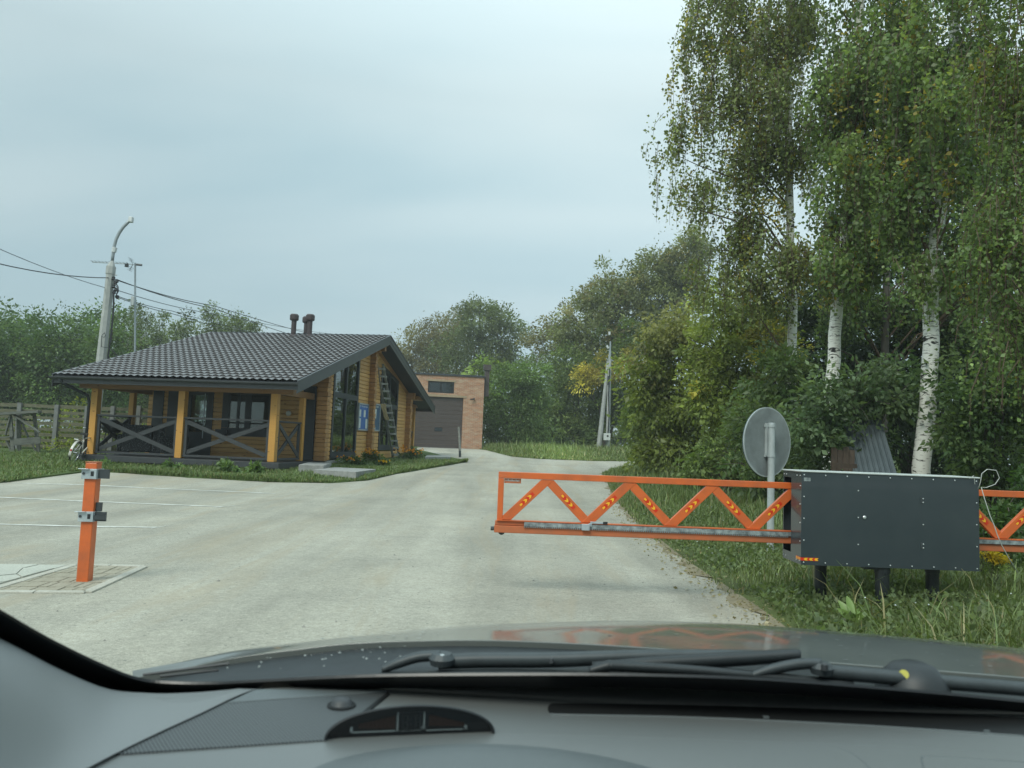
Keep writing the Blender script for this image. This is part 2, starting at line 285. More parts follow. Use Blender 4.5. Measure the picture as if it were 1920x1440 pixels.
def ground_mat(name, stops, scale, fine=90.0, speck=.0, speck_c=(.08, .08, .07), rough=.95, bump=.35, tracks=False):
    m, nt, b = new_mat(name)
    t = NN(nt, 'ShaderNodeTexCoord')
    n = NN(nt, 'ShaderNodeTexNoise', {'Scale': scale, 'Detail': 8, 'Roughness': .62, 'Distortion': .4}); nt.links.new(t.outputs['Object'], n.inputs['Vector'])
    r = NN(nt, 'ShaderNodeValToRGB')
    els = r.color_ramp.elements
    while len(els) < len(stops): els.new(.5)
    for q, (p_, c_) in zip(els, stops): q.position = p_; q.color = (*c_, 1)
    nt.links.new(n.outputs['Fac'], r.inputs[0])
    n2 = NN(nt, 'ShaderNodeTexNoise', {'Scale': fine, 'Detail': 4, 'Roughness': .75}); nt.links.new(t.outputs['Object'], n2.inputs['Vector'])
    r2 = NN(nt, 'ShaderNodeMapRange', {'From Min': .25, 'From Max': .75, 'To Min': .70, 'To Max': 1.18}); nt.links.new(n2.outputs['Fac'], r2.inputs['Value'])
    mm = NN(nt, 'ShaderNodeMixRGB', blend_type='MULTIPLY'); mm.inputs[0].default_value = 1; nt.links.new(r.outputs[0], mm.inputs[1]); nt.links.new(r2.outputs[0], mm.inputs[2])
    out = mm
    if tracks:      # wheel-polished paler lanes along the drive, patches of brown dust
        mpt = NN(nt, 'ShaderNodeMapping', {'Rotation': (0, 0, math.radians(9)), 'Scale': (.9, .07, 1)}); nt.links.new(t.outputs['Object'], mpt.inputs['Vector'])
        nt_ = NN(nt, 'ShaderNodeTexNoise', {'Scale': 1.0, 'Detail': 4, 'Roughness': .55}); nt.links.new(mpt.outputs[0], nt_.inputs['Vector'])
        rt = NN(nt, 'ShaderNodeMapRange', {'From Min': .34, 'From Max': .66, 'To Min': .80, 'To Max': 1.12}); nt.links.new(nt_.outputs['Fac'], rt.inputs['Value'])
        m3 = NN(nt, 'ShaderNodeMixRGB', blend_type='MULTIPLY'); m3.inputs[0].default_value = 1; nt.links.new(out.outputs[0], m3.inputs[1]); nt.links.new(rt.outputs[0], m3.inputs[2]); out = m3
        for sc_, lo_v, hi_v, dt in ((4.5, .94, 1.05, 6), (18, .90, 1.07, 3), (150, .72, 1.20, 2)):
            nm = NN(nt, 'ShaderNodeTexNoise', {'Scale': sc_, 'Detail': dt, 'Roughness': .65}); nt.links.new(t.outputs['Object'], nm.inputs['Vector'])
            rm = NN(nt, 'ShaderNodeMapRange', {'From Min': .3, 'From Max': .7, 'To Min': lo_v, 'To Max': hi_v}); nt.links.new(nm.outputs['Fac'], rm.inputs['Value'])
            m5 = NN(nt, 'ShaderNodeMixRGB', blend_type='MULTIPLY'); m5.inputs[0].default_value = 1; nt.links.new(out.outputs[0], m5.inputs[1]); nt.links.new(rm.outputs[0], m5.inputs[2]); out = m5
        # brown dust that gathers in streaks along the drive
        mpd = NN(nt, 'ShaderNodeMapping', {'Rotation': (0, 0, math.radians(14)), 'Scale': (1.5, .16, 1), 'Location': (3.1, 0, 0)}); nt.links.new(t.outputs['Object'], mpd.inputs['Vector'])
        nd = NN(nt, 'ShaderNodeTexNoise', {'Scale': 1.0, 'Detail': 6, 'Roughness': .7, 'Distortion': .5}); nt.links.new(mpd.outputs[0], nd.inputs['Vector'])
        rd = NN(nt, 'ShaderNodeMapRange', {'From Min': .50, 'From Max': .68, 'To Min': 0.0, 'To Max': .60}); nt.links.new(nd.outputs['Fac'], rd.inputs['Value'])
        md = NN(nt, 'ShaderNodeMixRGB'); md.inputs[2].default_value = (.33, .285, .205, 1); nt.links.new(rd.outputs[0], md.inputs[0]); nt.links.new(out.outputs[0], md.inputs[1]); out = md
    if speck:
        v = NN(nt, 'ShaderNodeTexVoronoi', {'Scale': 26.0}); nt.links.new(t.outputs['Object'], v.inputs['Vector'])
        wv = NN(nt, 'ShaderNodeSeparateColor'); nt.links.new(v.outputs['Color'], wv.inputs[0])
        gt = NN(nt, 'ShaderNodeMath', operation='GREATER_THAN'); gt.inputs[1].default_value = 1 - speck; nt.links.new(wv.outputs[0], gt.inputs[0])
        lt = NN(nt, 'ShaderNodeMath', operation='LESS_THAN'); lt.inputs[1].default_value = .26; nt.links.new(v.outputs['Distance'], lt.inputs[0])
        mu = NN(nt, 'ShaderNodeMath', operation='MULTIPLY'); nt.links.new(gt.outputs[0], mu.inputs[0]); nt.links.new(lt.outputs[0], mu.inputs[1])
        m4 = NN(nt, 'ShaderNodeMixRGB'); m4.inputs[2].default_value = (*speck_c, 1); nt.links.new(mu.outputs[0], m4.inputs[0]); nt.links.new(out.outputs[0], m4.inputs[1]); out = m4
    nt.links.new(out.outputs[0], b.inputs['Base Color']); b.inputs['Roughness'].default_value = rough; b.inputs['Specular IOR Level'].default_value = .2
    bp = NN(nt, 'ShaderNodeBump', {'Strength': bump, 'Distance': .01}); nt.links.new(n2.outputs['Fac'], bp.inputs['Height']); nt.links.new(bp.outputs[0], b.inputs['Normal'])
    return m
M['road'] = ground_mat('dusty pale asphalt', [(.28, (.325, .318, .268)), (.5, (.385, .375, .315)), (.72, (.44, .424, .35))], .55, 55, .05, (.20, .20, .175), tracks=True, bump=.6)
M['earth'] = ground_mat('earth under grass', [(.3, (.06, .075, .028)), (.55, (.085, .11, .036)), (.75, (.14, .13, .065))], .8, 30)
M['lawn'] = ground_mat('mown lawn soil', [(.3, (.06, .095, .030)), (.6, (.085, .125, .038)), (.8, (.13, .14, .06))], 1.2, 60)
M['dry_edge'] = ground_mat('dry litter', [(.3, (.16, .14, .09)), (.6, (.24, .21, .14)), (.8, (.30, .27, .19))], 3, 60)
M['paver'] = ground_mat('buff pavers', [(.3, (.30, .28, .215)), (.6, (.37, .345, .275)), (.8, (.40, .39, .335))], 3, 60)
M['kerbstone'] = ground_mat('pale kerb concrete', [(.3, (.40, .39, .33)), (.6, (.47, .46, .40)), (.8, (.5, .5, .45))], 3, 60)
M['flagstone'] = ground_mat('pale flagstones', [(.3, (.40, .41, .36)), (.6, (.47, .48, .42)), (.8, (.5, .5, .45))], 2, 60)
# ------------------------------------------------------------------ mesh helper
class MB:
    def __init__(s): s.v = []; s.f = []; s.m = []
    def add(s, vs, fs, mi=0):
        o = len(s.v); s.v += [tuple(float(c) for c in q) for q in vs]
        for f in fs: s.f.append(tuple(i + o for i in f)); s.m.append(mi)
        return s
    def box(s, c, d, mi=0, R=None):
        hx, hy, hz = d[0] / 2, d[1] / 2, d[2] / 2
        q = np.array([[-hx, -hy, -hz], [hx, -hy, -hz], [hx, hy, -hz], [-hx, hy, -hz], [-hx, -hy, hz], [hx, -hy, hz], [hx, hy, hz], [-hx, hy, hz]])
        if R is not None: q = q @ np.array(R).T
        return s.add(q + np.array(c), [(0, 3, 2, 1), (4, 5, 6, 7), (0, 1, 5, 4), (1, 2, 6, 5), (2, 3, 7, 6), (3, 0, 4, 7)], mi)
    def b2(s, a, b, mi=0):
        a = np.minimum(a, b) if True else a
        return s
    def span(s, x0, x1, y0, y1, z0, z1, mi=0):
        return s.box(((x0 + x1) / 2, (y0 + y1) / 2, (z0 + z1) / 2), (abs(x1 - x0), abs(y1 - y0), abs(z1 - z0)), mi)
    def bar(s, p, q, w, t, mi=0, up=(0, 0, 1)):
        """rectangular bar from p to q: t measured along `up`, w across"""
        p, q = np.array(p, float), np.array(q, float); d = q - p; L = np.linalg.norm(d); d = d / L
        sdir = np.cross(d, up); sdir /= np.linalg.norm(sdir); u = np.cross(sdir, d)
        R = np.stack([d, sdir, u], 1)
        return s.box((p + q) / 2, (L, w, t), mi, R)
    def tube(s, pts, r, n=8, mi=0, cap=True):
        pts = [np.array(p, float) for p in pts]; k = len(pts)
        rs = r if hasattr(r, '__len__') else [r] * k
        vs = []; prev = None
        for i in range(k):
            d = pts[min(i + 1, k - 1)] - pts[max(i - 1, 0)]; d = d / (np.linalg.norm(d) + 1e-12)
            if prev is None:
                a = np.array([0, 0, 1.]) if abs(d[2]) < .9 else np.array([1., 0, 0])
                prev = np.cross(d, a)
            prev = prev - d * np.dot(prev, d); prev = prev / (np.linalg.norm(prev) + 1e-12); c = np.cross(d, prev)
            for j in range(n):
                t = 2 * math.pi * j / n; vs.append(pts[i] + rs[i] * (math.cos(t) * prev + math.sin(t) * c))
        fs = [(i * n + j, i * n + (j + 1) % n, (i + 1) * n + (j + 1) % n, (i + 1) * n + j) for i in range(k - 1) for j in range(n)]
        if cap: fs += [tuple(range(n - 1, -1, -1)), tuple((k - 1) * n + j for j in range(n))]
        return s.add(vs, fs, mi)
    def lathe(s, c, prof, n=16, mi=0, axis='z'):
        vs = []
        for r, z in prof:
            for j in range(n):
                t = 2 * math.pi * j / n; a, b_ = r * math.cos(t), r * math.sin(t)
                vs.append({'z': (a, b_, z), 'y': (a, z, b_), 'x': (z, a, b_)}[axis])
        k = len(prof)
        fs = [(i * n + j, i * n + (j + 1) % n, (i + 1) * n + (j + 1) % n, (i + 1) * n + j) for i in range(k - 1) for j in range(n)]
        fs += [tuple(range(n - 1, -1, -1)), tuple((k - 1) * n + j for j in range(n))]
        return s.add(np.array(vs) + np.array(c), fs, mi)
    def prism(s, poly, ext, mi=0):
        """poly: 3D points of a flat outline; ext: extrusion vector"""
        n = len(poly); a = np.array(poly, float); b_ = a + np.array(ext, float)
        return s.add(np.vstack([a, b_]), [tuple(range(n - 1, -1, -1)), tuple(range(n, 2 * n))] + [(i, (i + 1) % n, n + (i + 1) % n, n + i) for i in range(n)], mi)
    def grid(s, Pn, mi=0):
        Pn = np.array(Pn); r, c = Pn.shape[:2]
        return s.add(Pn.reshape(-1, 3), [(i * c + j, i * c + j + 1, (i + 1) * c + j + 1, (i + 1) * c + j) for i in range(r - 1) for j in range(c - 1)], mi)
    def build(s, name, mats, parent=None, off=None, smooth=False, bevel=0.0, solid=0.0):
        me = bpy.data.meshes.new(name)
        v = np.array(s.v) if off is None else np.array(s.v) - np.array(off)
        me.from_pydata(v.tolist(), [], s.f)
        mats = mats if isinstance(mats, (list, tuple)) else ([mats] if mats else [])
        for q in mats: me.materials.append(q)
        me.polygons.foreach_set('material_index', s.m)
        if smooth: me.polygons.foreach_set('use_smooth', [True] * len(s.f))
        me.update()
        o = bpy.data.objects.new(name, me); col.objects.link(o)
        if parent is not None: o.parent = parent
        if solid:
            md = o.modifiers.new('thickness', 'SOLIDIFY'); md.thickness = solid; md.offset = 0
        if bevel:
            md = o.modifiers.new('edge', 'BEVEL'); md.width = bevel; md.segments = 2; md.limit_method = 'ANGLE'; md.angle_limit = math.radians(40)
        return o
def thing(name, label, cat, loc=(0, 0, 0), rotz=0.0, group=None):
    o = bpy.data.objects.new(name, None); col.objects.link(o); o.location = [float(c) for c in loc]; o.rotation_euler = (0, 0, rotz)
    o.empty_display_size = .2
    return tag(o, label, cat, group)
def tag(o, label, cat, group=None):
    o['label'] = label; o['category'] = cat
    if group: o['group'] = group
    return o
def kind(o, k): o['kind'] = k; return o
def fast_mesh(name, verts, nper, mats, tint=None, smooth=False):
    """many separate quads (or strips of quads) as one mesh; nper 4: one quad, 6: two quads in a strip"""
    n = len(verts) // nper
    me = bpy.data.meshes.new(name); me.vertices.add(len(verts)); me.vertices.foreach_set('co', verts.astype(np.float32).ravel())
    pat = np.array([0, 1, 2, 3]) if nper == 4 else np.array([0, 1, 3, 2, 2, 3, 5, 4])
    idx = (np.arange(n)[:, None] * nper + pat[None]).ravel().astype(np.int32)
    nf = len(idx) // 4
    me.loops.add(len(idx)); me.loops.foreach_set('vertex_index', idx)
    me.polygons.add(nf); me.polygons.foreach_set('loop_start', np.arange(0, nf * 4, 4, dtype=np.int32)); me.polygons.foreach_set('loop_total', np.full(nf, 4, np.int32))
    for q in (mats if isinstance(mats, list) else [mats]): me.materials.append(q)
    if tint is not None:
        a = me.attributes.new('tint', 'FLOAT_COLOR', 'POINT')
        c = np.ones((len(verts), 4), np.float32); c[:, :3] = np.repeat(tint, nper, 0); a.data.foreach_set('color', c.ravel())
    me.update(calc_edges=True)
    return me
def norm(a): return a / (np.linalg.norm(a, axis=-1, keepdims=True) + 1e-9)
def leaves(name, C, T, L, Wd, tint, rng, mt=None):
    """one folded diamond-shaped leaf per point: C base, T tip direction, L length, Wd width"""
    n = len(C); T = norm(T); S = norm(np.cross(T, rng.normal(size=(n, 3)))); Nn = np.cross(T, S)
    L = np.asarray(L).reshape(-1, 1); Wd = np.asarray(Wd).reshape(-1, 1)
    v = np.stack([C, C + T * L * .42 + S * Wd * .5 + Nn * L * .08, C + T * L, C + T * L * .42 - S * Wd * .5 + Nn * L * .08], 1)
    return fast_mesh(name, v.reshape(-1, 3), 4, mt or M['leaf'], tint)
def text_mesh(body, size, mtl, name, parent, Mx):
    cu = bpy.data.curves.new(name, 'FONT'); cu.body = body; cu.size = size; cu.extrude = size * .02
    tmp = bpy.data.objects.new(name, cu)
    me = bpy.data.meshes.new_from_object(tmp); bpy.data.objects.remove(tmp); bpy.data.curves.remove(cu)
    me.materials.clear(); me.materials.append(mtl); me.transform(Mx)
    o = bpy.data.objects.new(name, me); col.objects.link(o)
    if parent is not None: o.parent = parent
    return o
# ------------------------------------------------------------------ the setting
rng = np.random.default_rng(7)
ys = np.concatenate([np.array([-80, -30]), np.arange(-10, 62, .5), np.array([70, 90, 130, 200, 320])])
xs = np.concatenate([np.array([-320, -200, -120]), np.arange(-60, 61, 6), np.array([120, 200, 320])])
kind(MB().grid([[(x, y, h(y)) for x in xs] for y in ys]).build('ground', M['earth']), 'structure')
ry = np.concatenate([[-30, -10], np.arange(-2, 38.6, .5)])
rx = np.arange(-45, 60.1, 3)
kind(MB().grid([[(x, y, h(y) + .012) for x in rx] for y in ry]).build('road', M['road']), 'structure')
# apron of gravel in front of the garage
kind(MB().grid([[(x, y, h(y) + .016) for x in np.linspace(-9, 2.2, 9)] for y in np.arange(38.5, 47.1, .5)]).build('gravel_apron', M['road']), 'structure')
# lawn in front of and around the log house: near edge as a function of x
lw = np.array([G(*p)[:2] for p in [(0, 907), (100, 890), (180, 885), (300, 893), (400, 899), (500, 905), (620, 907), (690, 902), (760, 887), (830, 875), (880, 866)]])
LNX = np.concatenate([[-60, -22], lw[:, 0]]); LNY = np.concatenate([[13.0, 15.6], lw[:, 1]])
LFX = np.array([-60, -6.0, -5.2, -4.2, -3.0, -1.75]); LFY = np.array([62, 62, 41.5, 39.5, 35.5, 32.4])
def lawn_near(x): return np.interp(x, LNX, LNY)
def lawn_far(x): return np.interp(x, LFX, LFY)
def wob(x, y, a): return a * (np.sin(x * 5.1 + 1) * .5 + np.sin(x * 12.7 + y) * .3 + np.sin(y * 9.3) * .3)
def drape_cols(name, xcols, near, far, dz, m, n=60):
    g = []
    for k in range(n + 1):
        row = []
        for x in xcols:
            a, b = near(x), max(far(x), near(x) + .05); y = a + (b - a) * (k / n) ** 1.6
            row.append((x, y + (wob(x, y, .12) if k == 0 else 0), h(y) + (dz if k else .014)))
        g.append(row)
    return kind(MB().grid(g).build(name, m), 'structure')
drape_cols('lawn', np.concatenate([np.arange(-60, -22, 4), np.arange(-22, -1.7, .25)]), lawn_near, lawn_far, .05, M['lawn'])
# right-hand verge: left edge as a function of y
vr = np.array([G(*p)[:2] for p in [(1450, 1170), (1395, 1130), (1290, 1060), (1215, 1000), (1150, 925), (1131, 890), (1150, 880), (1200, 875), (1260, 871)]])
vr = np.vstack([[1.75, -20], [1.75, 1.0], vr]); VX, VY = vr[:, 0], vr[:, 1]
VEND = VY[-1]
def verge_left(y): return np.interp(y, VY, VX)
def verge_h(x, y): return h(y) + .03 + .03 * np.clip((x - verge_left(y)) / 1.5, 0, 1)
def drape_rows(name, yrows, left, right, hh, m, n=44):
    g = []
    for y in yrows:
        row = []
        for k in range(n + 1):
            x = left(y) + (right - left(y)) * (k / n) ** 2
            row.append((x + (wob(y * .8, x, .12) if k == 0 else 0), y, hh(x, y) if k else h(y) + .014))
        g.append(row)
    return kind(MB().grid(g).build(name, m), 'structure')
vrows = np.concatenate([[-20, -6], np.arange(0, VEND, .25), [VEND]])
drape_rows('dry_litter', vrows, lambda y: verge_left(y) - .07 - .03 * math.sin(y * 3.1) - .03 * math.sin(y * 7.7) - .03 * math.sin(y * 17), 3.6 if False else 60, lambda x, y: h(y) + .03, M['dry_edge'], 30)
drape_rows('verge', vrows, verge_left, 60, verge_h, M['earth'])
# far verge beyond the junction
fv = np.array([G(*p)[:2] for p in [(905, 850), (960, 857), (1010, 861), (1110, 865), (1240, 866), (1330, 866)]])
FX, FY = np.concatenate([[-1.9], fv[1:, 0], [70]]), np.concatenate([[47.5], fv[1:, 1], [fv[-1, 1] - 1]])
def far_near(x): return np.interp(x, FX, FY)
drape_cols('far_verge', np.concatenate([np.arange(-1.9, 12, .5), np.arange(12, 71, 4)]), far_near, lambda x: 75, .06, M['lawn'], 30)
# parking bay lines: thin worn paint, 4 mm above the asphalt
for pts in ([(22, 907), (156, 910), (312, 918), (460, 924), (515, 927)], [(-60, 931), (0, 934), (150, 941), (300, 947), (422, 952)], [(-60, 982), (0, 985), (150, 989), (291, 991)], [(402, 954), (442, 949)], [(284, 993), (312, 988)]):
    g = [G(*p) for p in pts]; a = []; b = []
    for i in range(len(g) - 1):
        for t in np.linspace(0, 1, 8, endpoint=(i == len(g) - 2)):
            q = g[i] + (g[i + 1] - g[i]) * t; wv = .052 + .012 * math.sin(q[0] * 9)
            a.append((q[0], q[1] - wv, h(q[1] - wv) + .017)); b.append((q[0], q[1] + wv, h(q[1] + wv) + .017))
    kind(MB().grid([a, b]).build('parking_line', M['white_paint']), 'structure')
# paved patch round the bollard, with its kerb border, and flagstones to its left
c4 = [G(-30, 1114), G(163, 1115), G(270, 1066), G(141, 1063)]
def lerp2(u, v): return (c4[0] * (1 - u) + c4[1] * u) * (1 - v) + (c4[3] * (1 - u) + c4[2] * u) * v
pv = MB(); kb = MB(); pr = random.Random(3)
rows = 6
for j in range(rows):
    u = 0.0; k = 0
    while u < .985:
        du = pr.choice([.10, .14, .18]); u1 = min(u + du, 1)
        a = [lerp2(u + .006, (j + .04) / rows), lerp2(u1 - .006, (j + .04) / rows), lerp2(u1 - .006, (j + .96) / rows), lerp2(u + .006, (j + .96) / rows)]
        z = .014 + pr.uniform(0, .005)
        pv.prism([(q[0], q[1], h(q[1]) + .002) for q in a], (0, 0, z)); u = u1
kind(pv.build('paved_patch', M['paver']), 'structure')
for a, b in ((c4[1], c4[2]), (c4[2], c4[3]), (c4[3], c4[0]), (c4[0], c4[1])):
    d = norm(b - a); n_ = int(np.linalg.norm(b - a) / .6) + 1
    for k in range(n_):
        p, q = a + (b - a) * (k / n_), a + (b - a) * ((k + 1) / n_)
        kb.bar((p[0], p[1], .002), (q[0] - d[0] * .012, q[1] - d[1] * .012, .002), .075, .05)
kind(kb.build('kerb', M['kerbstone'], bevel=.006), 'structure')
fl = MB(); pr = random.Random(5)
fg = {}
A0, A1, A2, A3 = G(-200, 1116), G(-45, 1112), G(128, 1064), G(-160, 1062)
for i in range(6):
    for j in range(5):
        u, v = i / 5, j / 4
        if 0 < i < 5: u += pr.uniform(-.07, .07)
        if 0 < j < 4: v += pr.uniform(-.09, .09)
        fg[i, j] = (A0 * (1 - u) + A1 * u) * (1 - v) + (A3 * (1 - u) + A2 * u) * v
for i in range(5):
    for j in range(4):
        q = [fg[i, j], fg[i + 1, j], fg[i + 1, j + 1], fg[i, j + 1]]; c = sum(q) / 4
        q = [c + (a - c) * .955 for a in q]
        fl.prism([(a[0], a[1], .003) for a in q], (0, 0, .022 + pr.uniform(0, .008)))
kind(fl.build('flagstone_paving', M['flagstone']), 'structure')
# loose gravel and bits on the drive
n = 650
gx = rng.uniform(-5, 3.2, n); gy = rng.uniform(3.2, 20, n) ** 1.0
ok = gx < verge_left(gy) + .3
edge = rng.uniform(3, 18, 900); gx = np.concatenate([gx[ok], verge_left(edge) - np.abs(rng.normal(0, .22, 900))]); gy = np.concatenate([gy[ok], edge])
st = MB(); ico = [(0, 0, 1), (1, 0, 0), (0, 1, 0), (-1, 0, 0), (0, -1, 0)]
for x, y in zip(gx, gy):
    s_ = abs(rng.normal(0, .005)) + .003; a = rng.uniform(0, 6.28); ca, sa = math.cos(a), math.sin(a); e_ = rng.uniform(.6, 1.6)
    st.add([(x + s_ * (px_ * ca * e_ - py_ * sa), y + s_ * (px_ * sa * e_ + py_ * ca), h(y) + .013 + s_ * pz_ * .8) for px_, py_, pz_ in ico], [(0, 1, 2), (0, 2, 3), (0, 3, 4), (0, 4, 1)])
kind(st.build('gravel', M['stone']), 'stuff')
# ------------------------------------------------------------------ bollard
b0 = np.array([*G(158, 1093)[:2], 0.0])
bo = thing('catch_post', 'orange square steel post with two zinc gate catches on the paved patch', 'gate post', b0, math.radians(4))
MB().span(-.048, .048, -.048, .048, 0, 1.015).build('post', M['orange'], bo, bevel=.006)
MB().span(-.051, .051, -.051, .051, 1.017, 1.024).build('post_cap', M['orange_dusty'], bo, bevel=.002)
def catch(z, up):
    c = MB()
    c.span(-.066, .058, -.068, -.050, z - .045, z + .04)                   # front plate
    c.span(-.066, -.050, -.0499, .07, z - .045, z + .04)                   # left cheek
    c.span(.050, .060, -.0499, .07, z - .045, z + .04)
    c.span(-.085, .0, -.095, -.0681, z + .036, z + .042)                   # folded lip
    o = c.build('catch_bracket', M['zinc'], bo, bevel=.002)
    MB().span(.0605, .150, -.04, -.022, z - .04, z + .038).build('tongue', M['dark_steel'], o)
    d = MB()
    if up:
        d.span(.052, .10, -.02, .0, z + .042, z + .115); d.span(.062, .16, -.060, -.048, z - .025, z + .01)
    if up: d.build('striker', M['dark_steel'], o)
    MB().lathe((-.046, -.070, z), [(.011, -.006), (.011, .004)], 8, axis='y').build('bolt', M['dark_steel'], o)
    MB().span(.012, .036, -.0705, -.0682, z - .02, z + .02).build('slot', M['black_plastic'], o)
catch(.925, False); catch(.565, True)
# ------------------------------------------------------------------ sliding gate
GD = 6.84
gl = P(935, 888, GD); x0g, x1g = gl[0], 6.9
zt, zb = 1.066, .537
ga = thing('sliding_gate', 'orange steel truss sliding gate half across the drive with arrow stickers on its diagonals', 'gate', (x0g, GD, 0))
Lg = x1g - x0g
MB().span(0, Lg, -.028, .028, zt - .055, zt).build('top_rail', M['orange'], ga, bevel=.004)
MB().span(0, .05, -.026, .026, zb + .105, zt - .057).build('end_post', M['orange'], ga, bevel=.004)
lo_ = MB(); lo_.span(-.02, Lg, -.045, .045, zb, zb + .062); lo_.span(-.015, Lg, -.03, .03, zb + .064, zb + .103)
lo_.build('bottom_rail', M['orange_dusty'], ga, bevel=.005)
lip = MB(); lip.span(0, Lg, -.05, .032, zb + .1035, zb + .109); lip.build('rail_lip', M['orange'], ga)
per = .727; xs0 = .05; zlo, zhi = zb + .112, zt - .058
def diag(p, q):
    p3, q3 = (p[0], 0, p[1]), (q[0], 0, q[1])
    d_ = norm(np.array(q3) - np.array(p3)); sx = abs(.038 / d_[2]); 
    m = MB(); up = 1 if q[1] > p[1] else -1
    yo = -.0225 if q[1] > p[1] else -.0195
    m.prism([(p[0] - sx, yo, p[1]), (p[0] + sx, yo, p[1]), (q[0] + sx, yo, q[1]), (q[0] - sx, yo, q[1])], (0, .04, 0))
    o = m.build('diagonal', M['orange'], ga, bevel=.003)
    s_ = MB(); a = np.array(p3) * .5 + np.array(q3) * .5; nx = np.array([-d_[2], 0, d_[0]])
    if q[1] < p[1]: nx = -nx
    st_ = lambda u, w, y: a + d_ * u + nx * w + np.array([0, y, 0])
    s_.prism([st_(-.075, -.016, yo - .0008), st_(.085, -.016, yo - .0008), st_(.085, .016, yo - .0008), st_(-.075, .016, yo - .0008)], (0, -.0004, 0))
    for k in range(3):
        u = -.068 + k * .052
        if k == 0: s_.prism([st_(u - .006, -.010, yo - .0018), st_(u + .016, -.008, yo - .0018), st_(u + .022, 0, yo - .0018), st_(u + .016, .008, yo - .0018), st_(u - .006, .010, yo - .0018)], (0, -.0004, 0), 1)
        else: s_.prism([st_(u - .014, -.015, yo - .0018), st_(u + .012, -.013, yo - .0018), st_(u + .026, 0, yo - .0018), st_(u + .012, .013, yo - .0018), st_(u - .014, .015, yo - .0018), st_(u + .002, 0, yo - .0018)], (0, -.0004, 0), 1)
    s_.build('arrow_sticker', [M['red_film'], M['yellow_film']], o)
px_ = xs0 + .02; up_ = True
while px_ + per / 2 < Lg + .4:
    a = (px_, zlo) if up_ else (px_, zhi); b = (px_ + per / 2, zhi) if up_ else (px_ + per / 2, zlo)
    if b[0] > Lg: break
    diag(a, b); px_ += per / 2; up_ = not up_
rk = MB(); rk.span(.24, Lg, -.062, -.046, zb + .066, zb + .100)
k = .24
while k < 2.55:
    rk.span(k, k + .010, -.061, -.047, zb + .054, zb + .066); k += .0185
rk.build('toothed_rack', M['rack'], ga)
ls = MB(); ls.span(.74, .81, -.082, -.063, zb + .05, zb + .105); ls.span(.815, .96, -.075, -.064, zb + .11, zb + .128); ls.span(.80, .83, -.076, -.064, zb + .085, zb + .112)
lso = ls.build('limit_stop', M['zinc'], ga, bevel=.003)
MB().span(.925, .965, -.078, -.0755, zb + .108, zb + .131).build('magnet', M['black_plastic'], lso)
mp_o = MB().span(.053, .20, -.006, .0, zt - .098, zt - .058).build('maker_plate', M['orange_dusty'], ga)
pl = MB()
for k in range(11): pl.span(.062 + k * .0115, .062 + k * .0115 + .008, -.0072, -.0063, zt - .082, zt - .070 + .004 * (k % 3))
pl.build('lettering', M['white_label'], mp_o)
MB().lathe((.045, 0, zb + .008), [(.030, -.012), (.030, .012)], 16, axis='y').build('end_roller', M['black_pipe'], ga)
MB().lathe((-.035, 0, zb + .03), [(.018, -.016), (.018, .0149)], 12, axis='x').build('end_bolt', M['dark_steel'], ga)
# ------------------------------------------------------------------ gate drive cabinet
CD = 6.5
cl = P(1503, 885, CD); cr = P(1837, 1074, CD)
cx0, cx1, cz1, cz0 = cl[0], cr[0], cl[2], P(1505, 1059, CD)[2]
cb = thing('gate_cabinet', 'long graphite steel cabinet on three black pipe legs that houses the gate', 'cabinet', (cx0, CD, 0))
CL, CDp = cx1 - cx0, .43
ca = MB()
ca.span(0, CL, 0, .006, cz0, cz1)                                      # front sheet
ca.span(0, CL, CDp - .006, CDp, cz0, cz1)                              # rear sheet
gz0, gz1 = zb - .06, zt + .05
for xa, xb in ((.0005, .007), (CL - .007, CL - .0005)):                # end sheets, open where the gate passes
    ca.span(xa, xb, .0065, .235, cz0, cz1); ca.span(xa, xb, .415, CDp - .0065, cz0, cz1)
    ca.span(xa, xb, .2355, .4145, cz0, gz0); ca.span(xa, xb, .2355, .4145, gz1, cz1)
ca.span(.008, CL - .008, .007, CDp - .007, cz0 + .001, cz0 + .006)
ca.build('housing', M['cabinet'], cb)
MB().span(-.008, CL + .008, -.008, CDp + .008, cz1 + .001, cz1 + .012).build('lid', M['cabinet_lid'], cb, bevel=.003)
sc_ = MB(); hs = cz1 - cz0
def screw(x, z): sc_.lathe((x, -.001, z), [(.0055, 0), (.0055, -.003), (.003, -.0045)], 8, axis='y')
for k in range(9): screw(.022 + k * (CL - .044) / 8, cz1 - .022); screw(.022 + k * (CL - .044) / 8, cz0 + .022)
for k in range(1, 4):
    z = cz0 + .022 + k * (hs - .044) / 4
    for x in (.022, CL - .022): screw(x, z)
for z in (.18, .47, .76): screw(CL * .32, cz0 + hs * (1 - z) if True else 0)
for z in (.24, .52, .28, .73, .77): screw(CL * .685, cz0 + hs * (1 - z))
for y in (.03, .1, .35, .41):
    for z in (cz0 + .03, cz1 - .03): sc_.lathe((-.0002, y, z), [(.0055, 0), (.0055, -.003)], 8, axis='x')
for z in (.25, .45, .65, .85): sc_.lathe((-.0002, .025, cz0 + hs * z), [(.0055, 0), (.0055, -.003)], 8, axis='x')
sc_.build('screws', M['screw'], cb)
lk = MB(); lk.lathe((CL * .355, -.001, cz0 + hs * .535), [(.014, 0), (.014, -.004), (.009, -.008)], 14, axis='y'); lk.build('lock', M['screw'], cb)
for z in (.745, .255):
    hg = MB(); hg.span(CL * .67, CL * .678, -.004, -.0005, cz0 + hs * z - .024, cz0 + hs * z + .024); hg.build('hinge', M['dark_steel'], cb)
MB().span(.02, .075, -.0015, -.0005, cz1 - .075, cz1 - .045).build('sticker', M['rack'], cb)
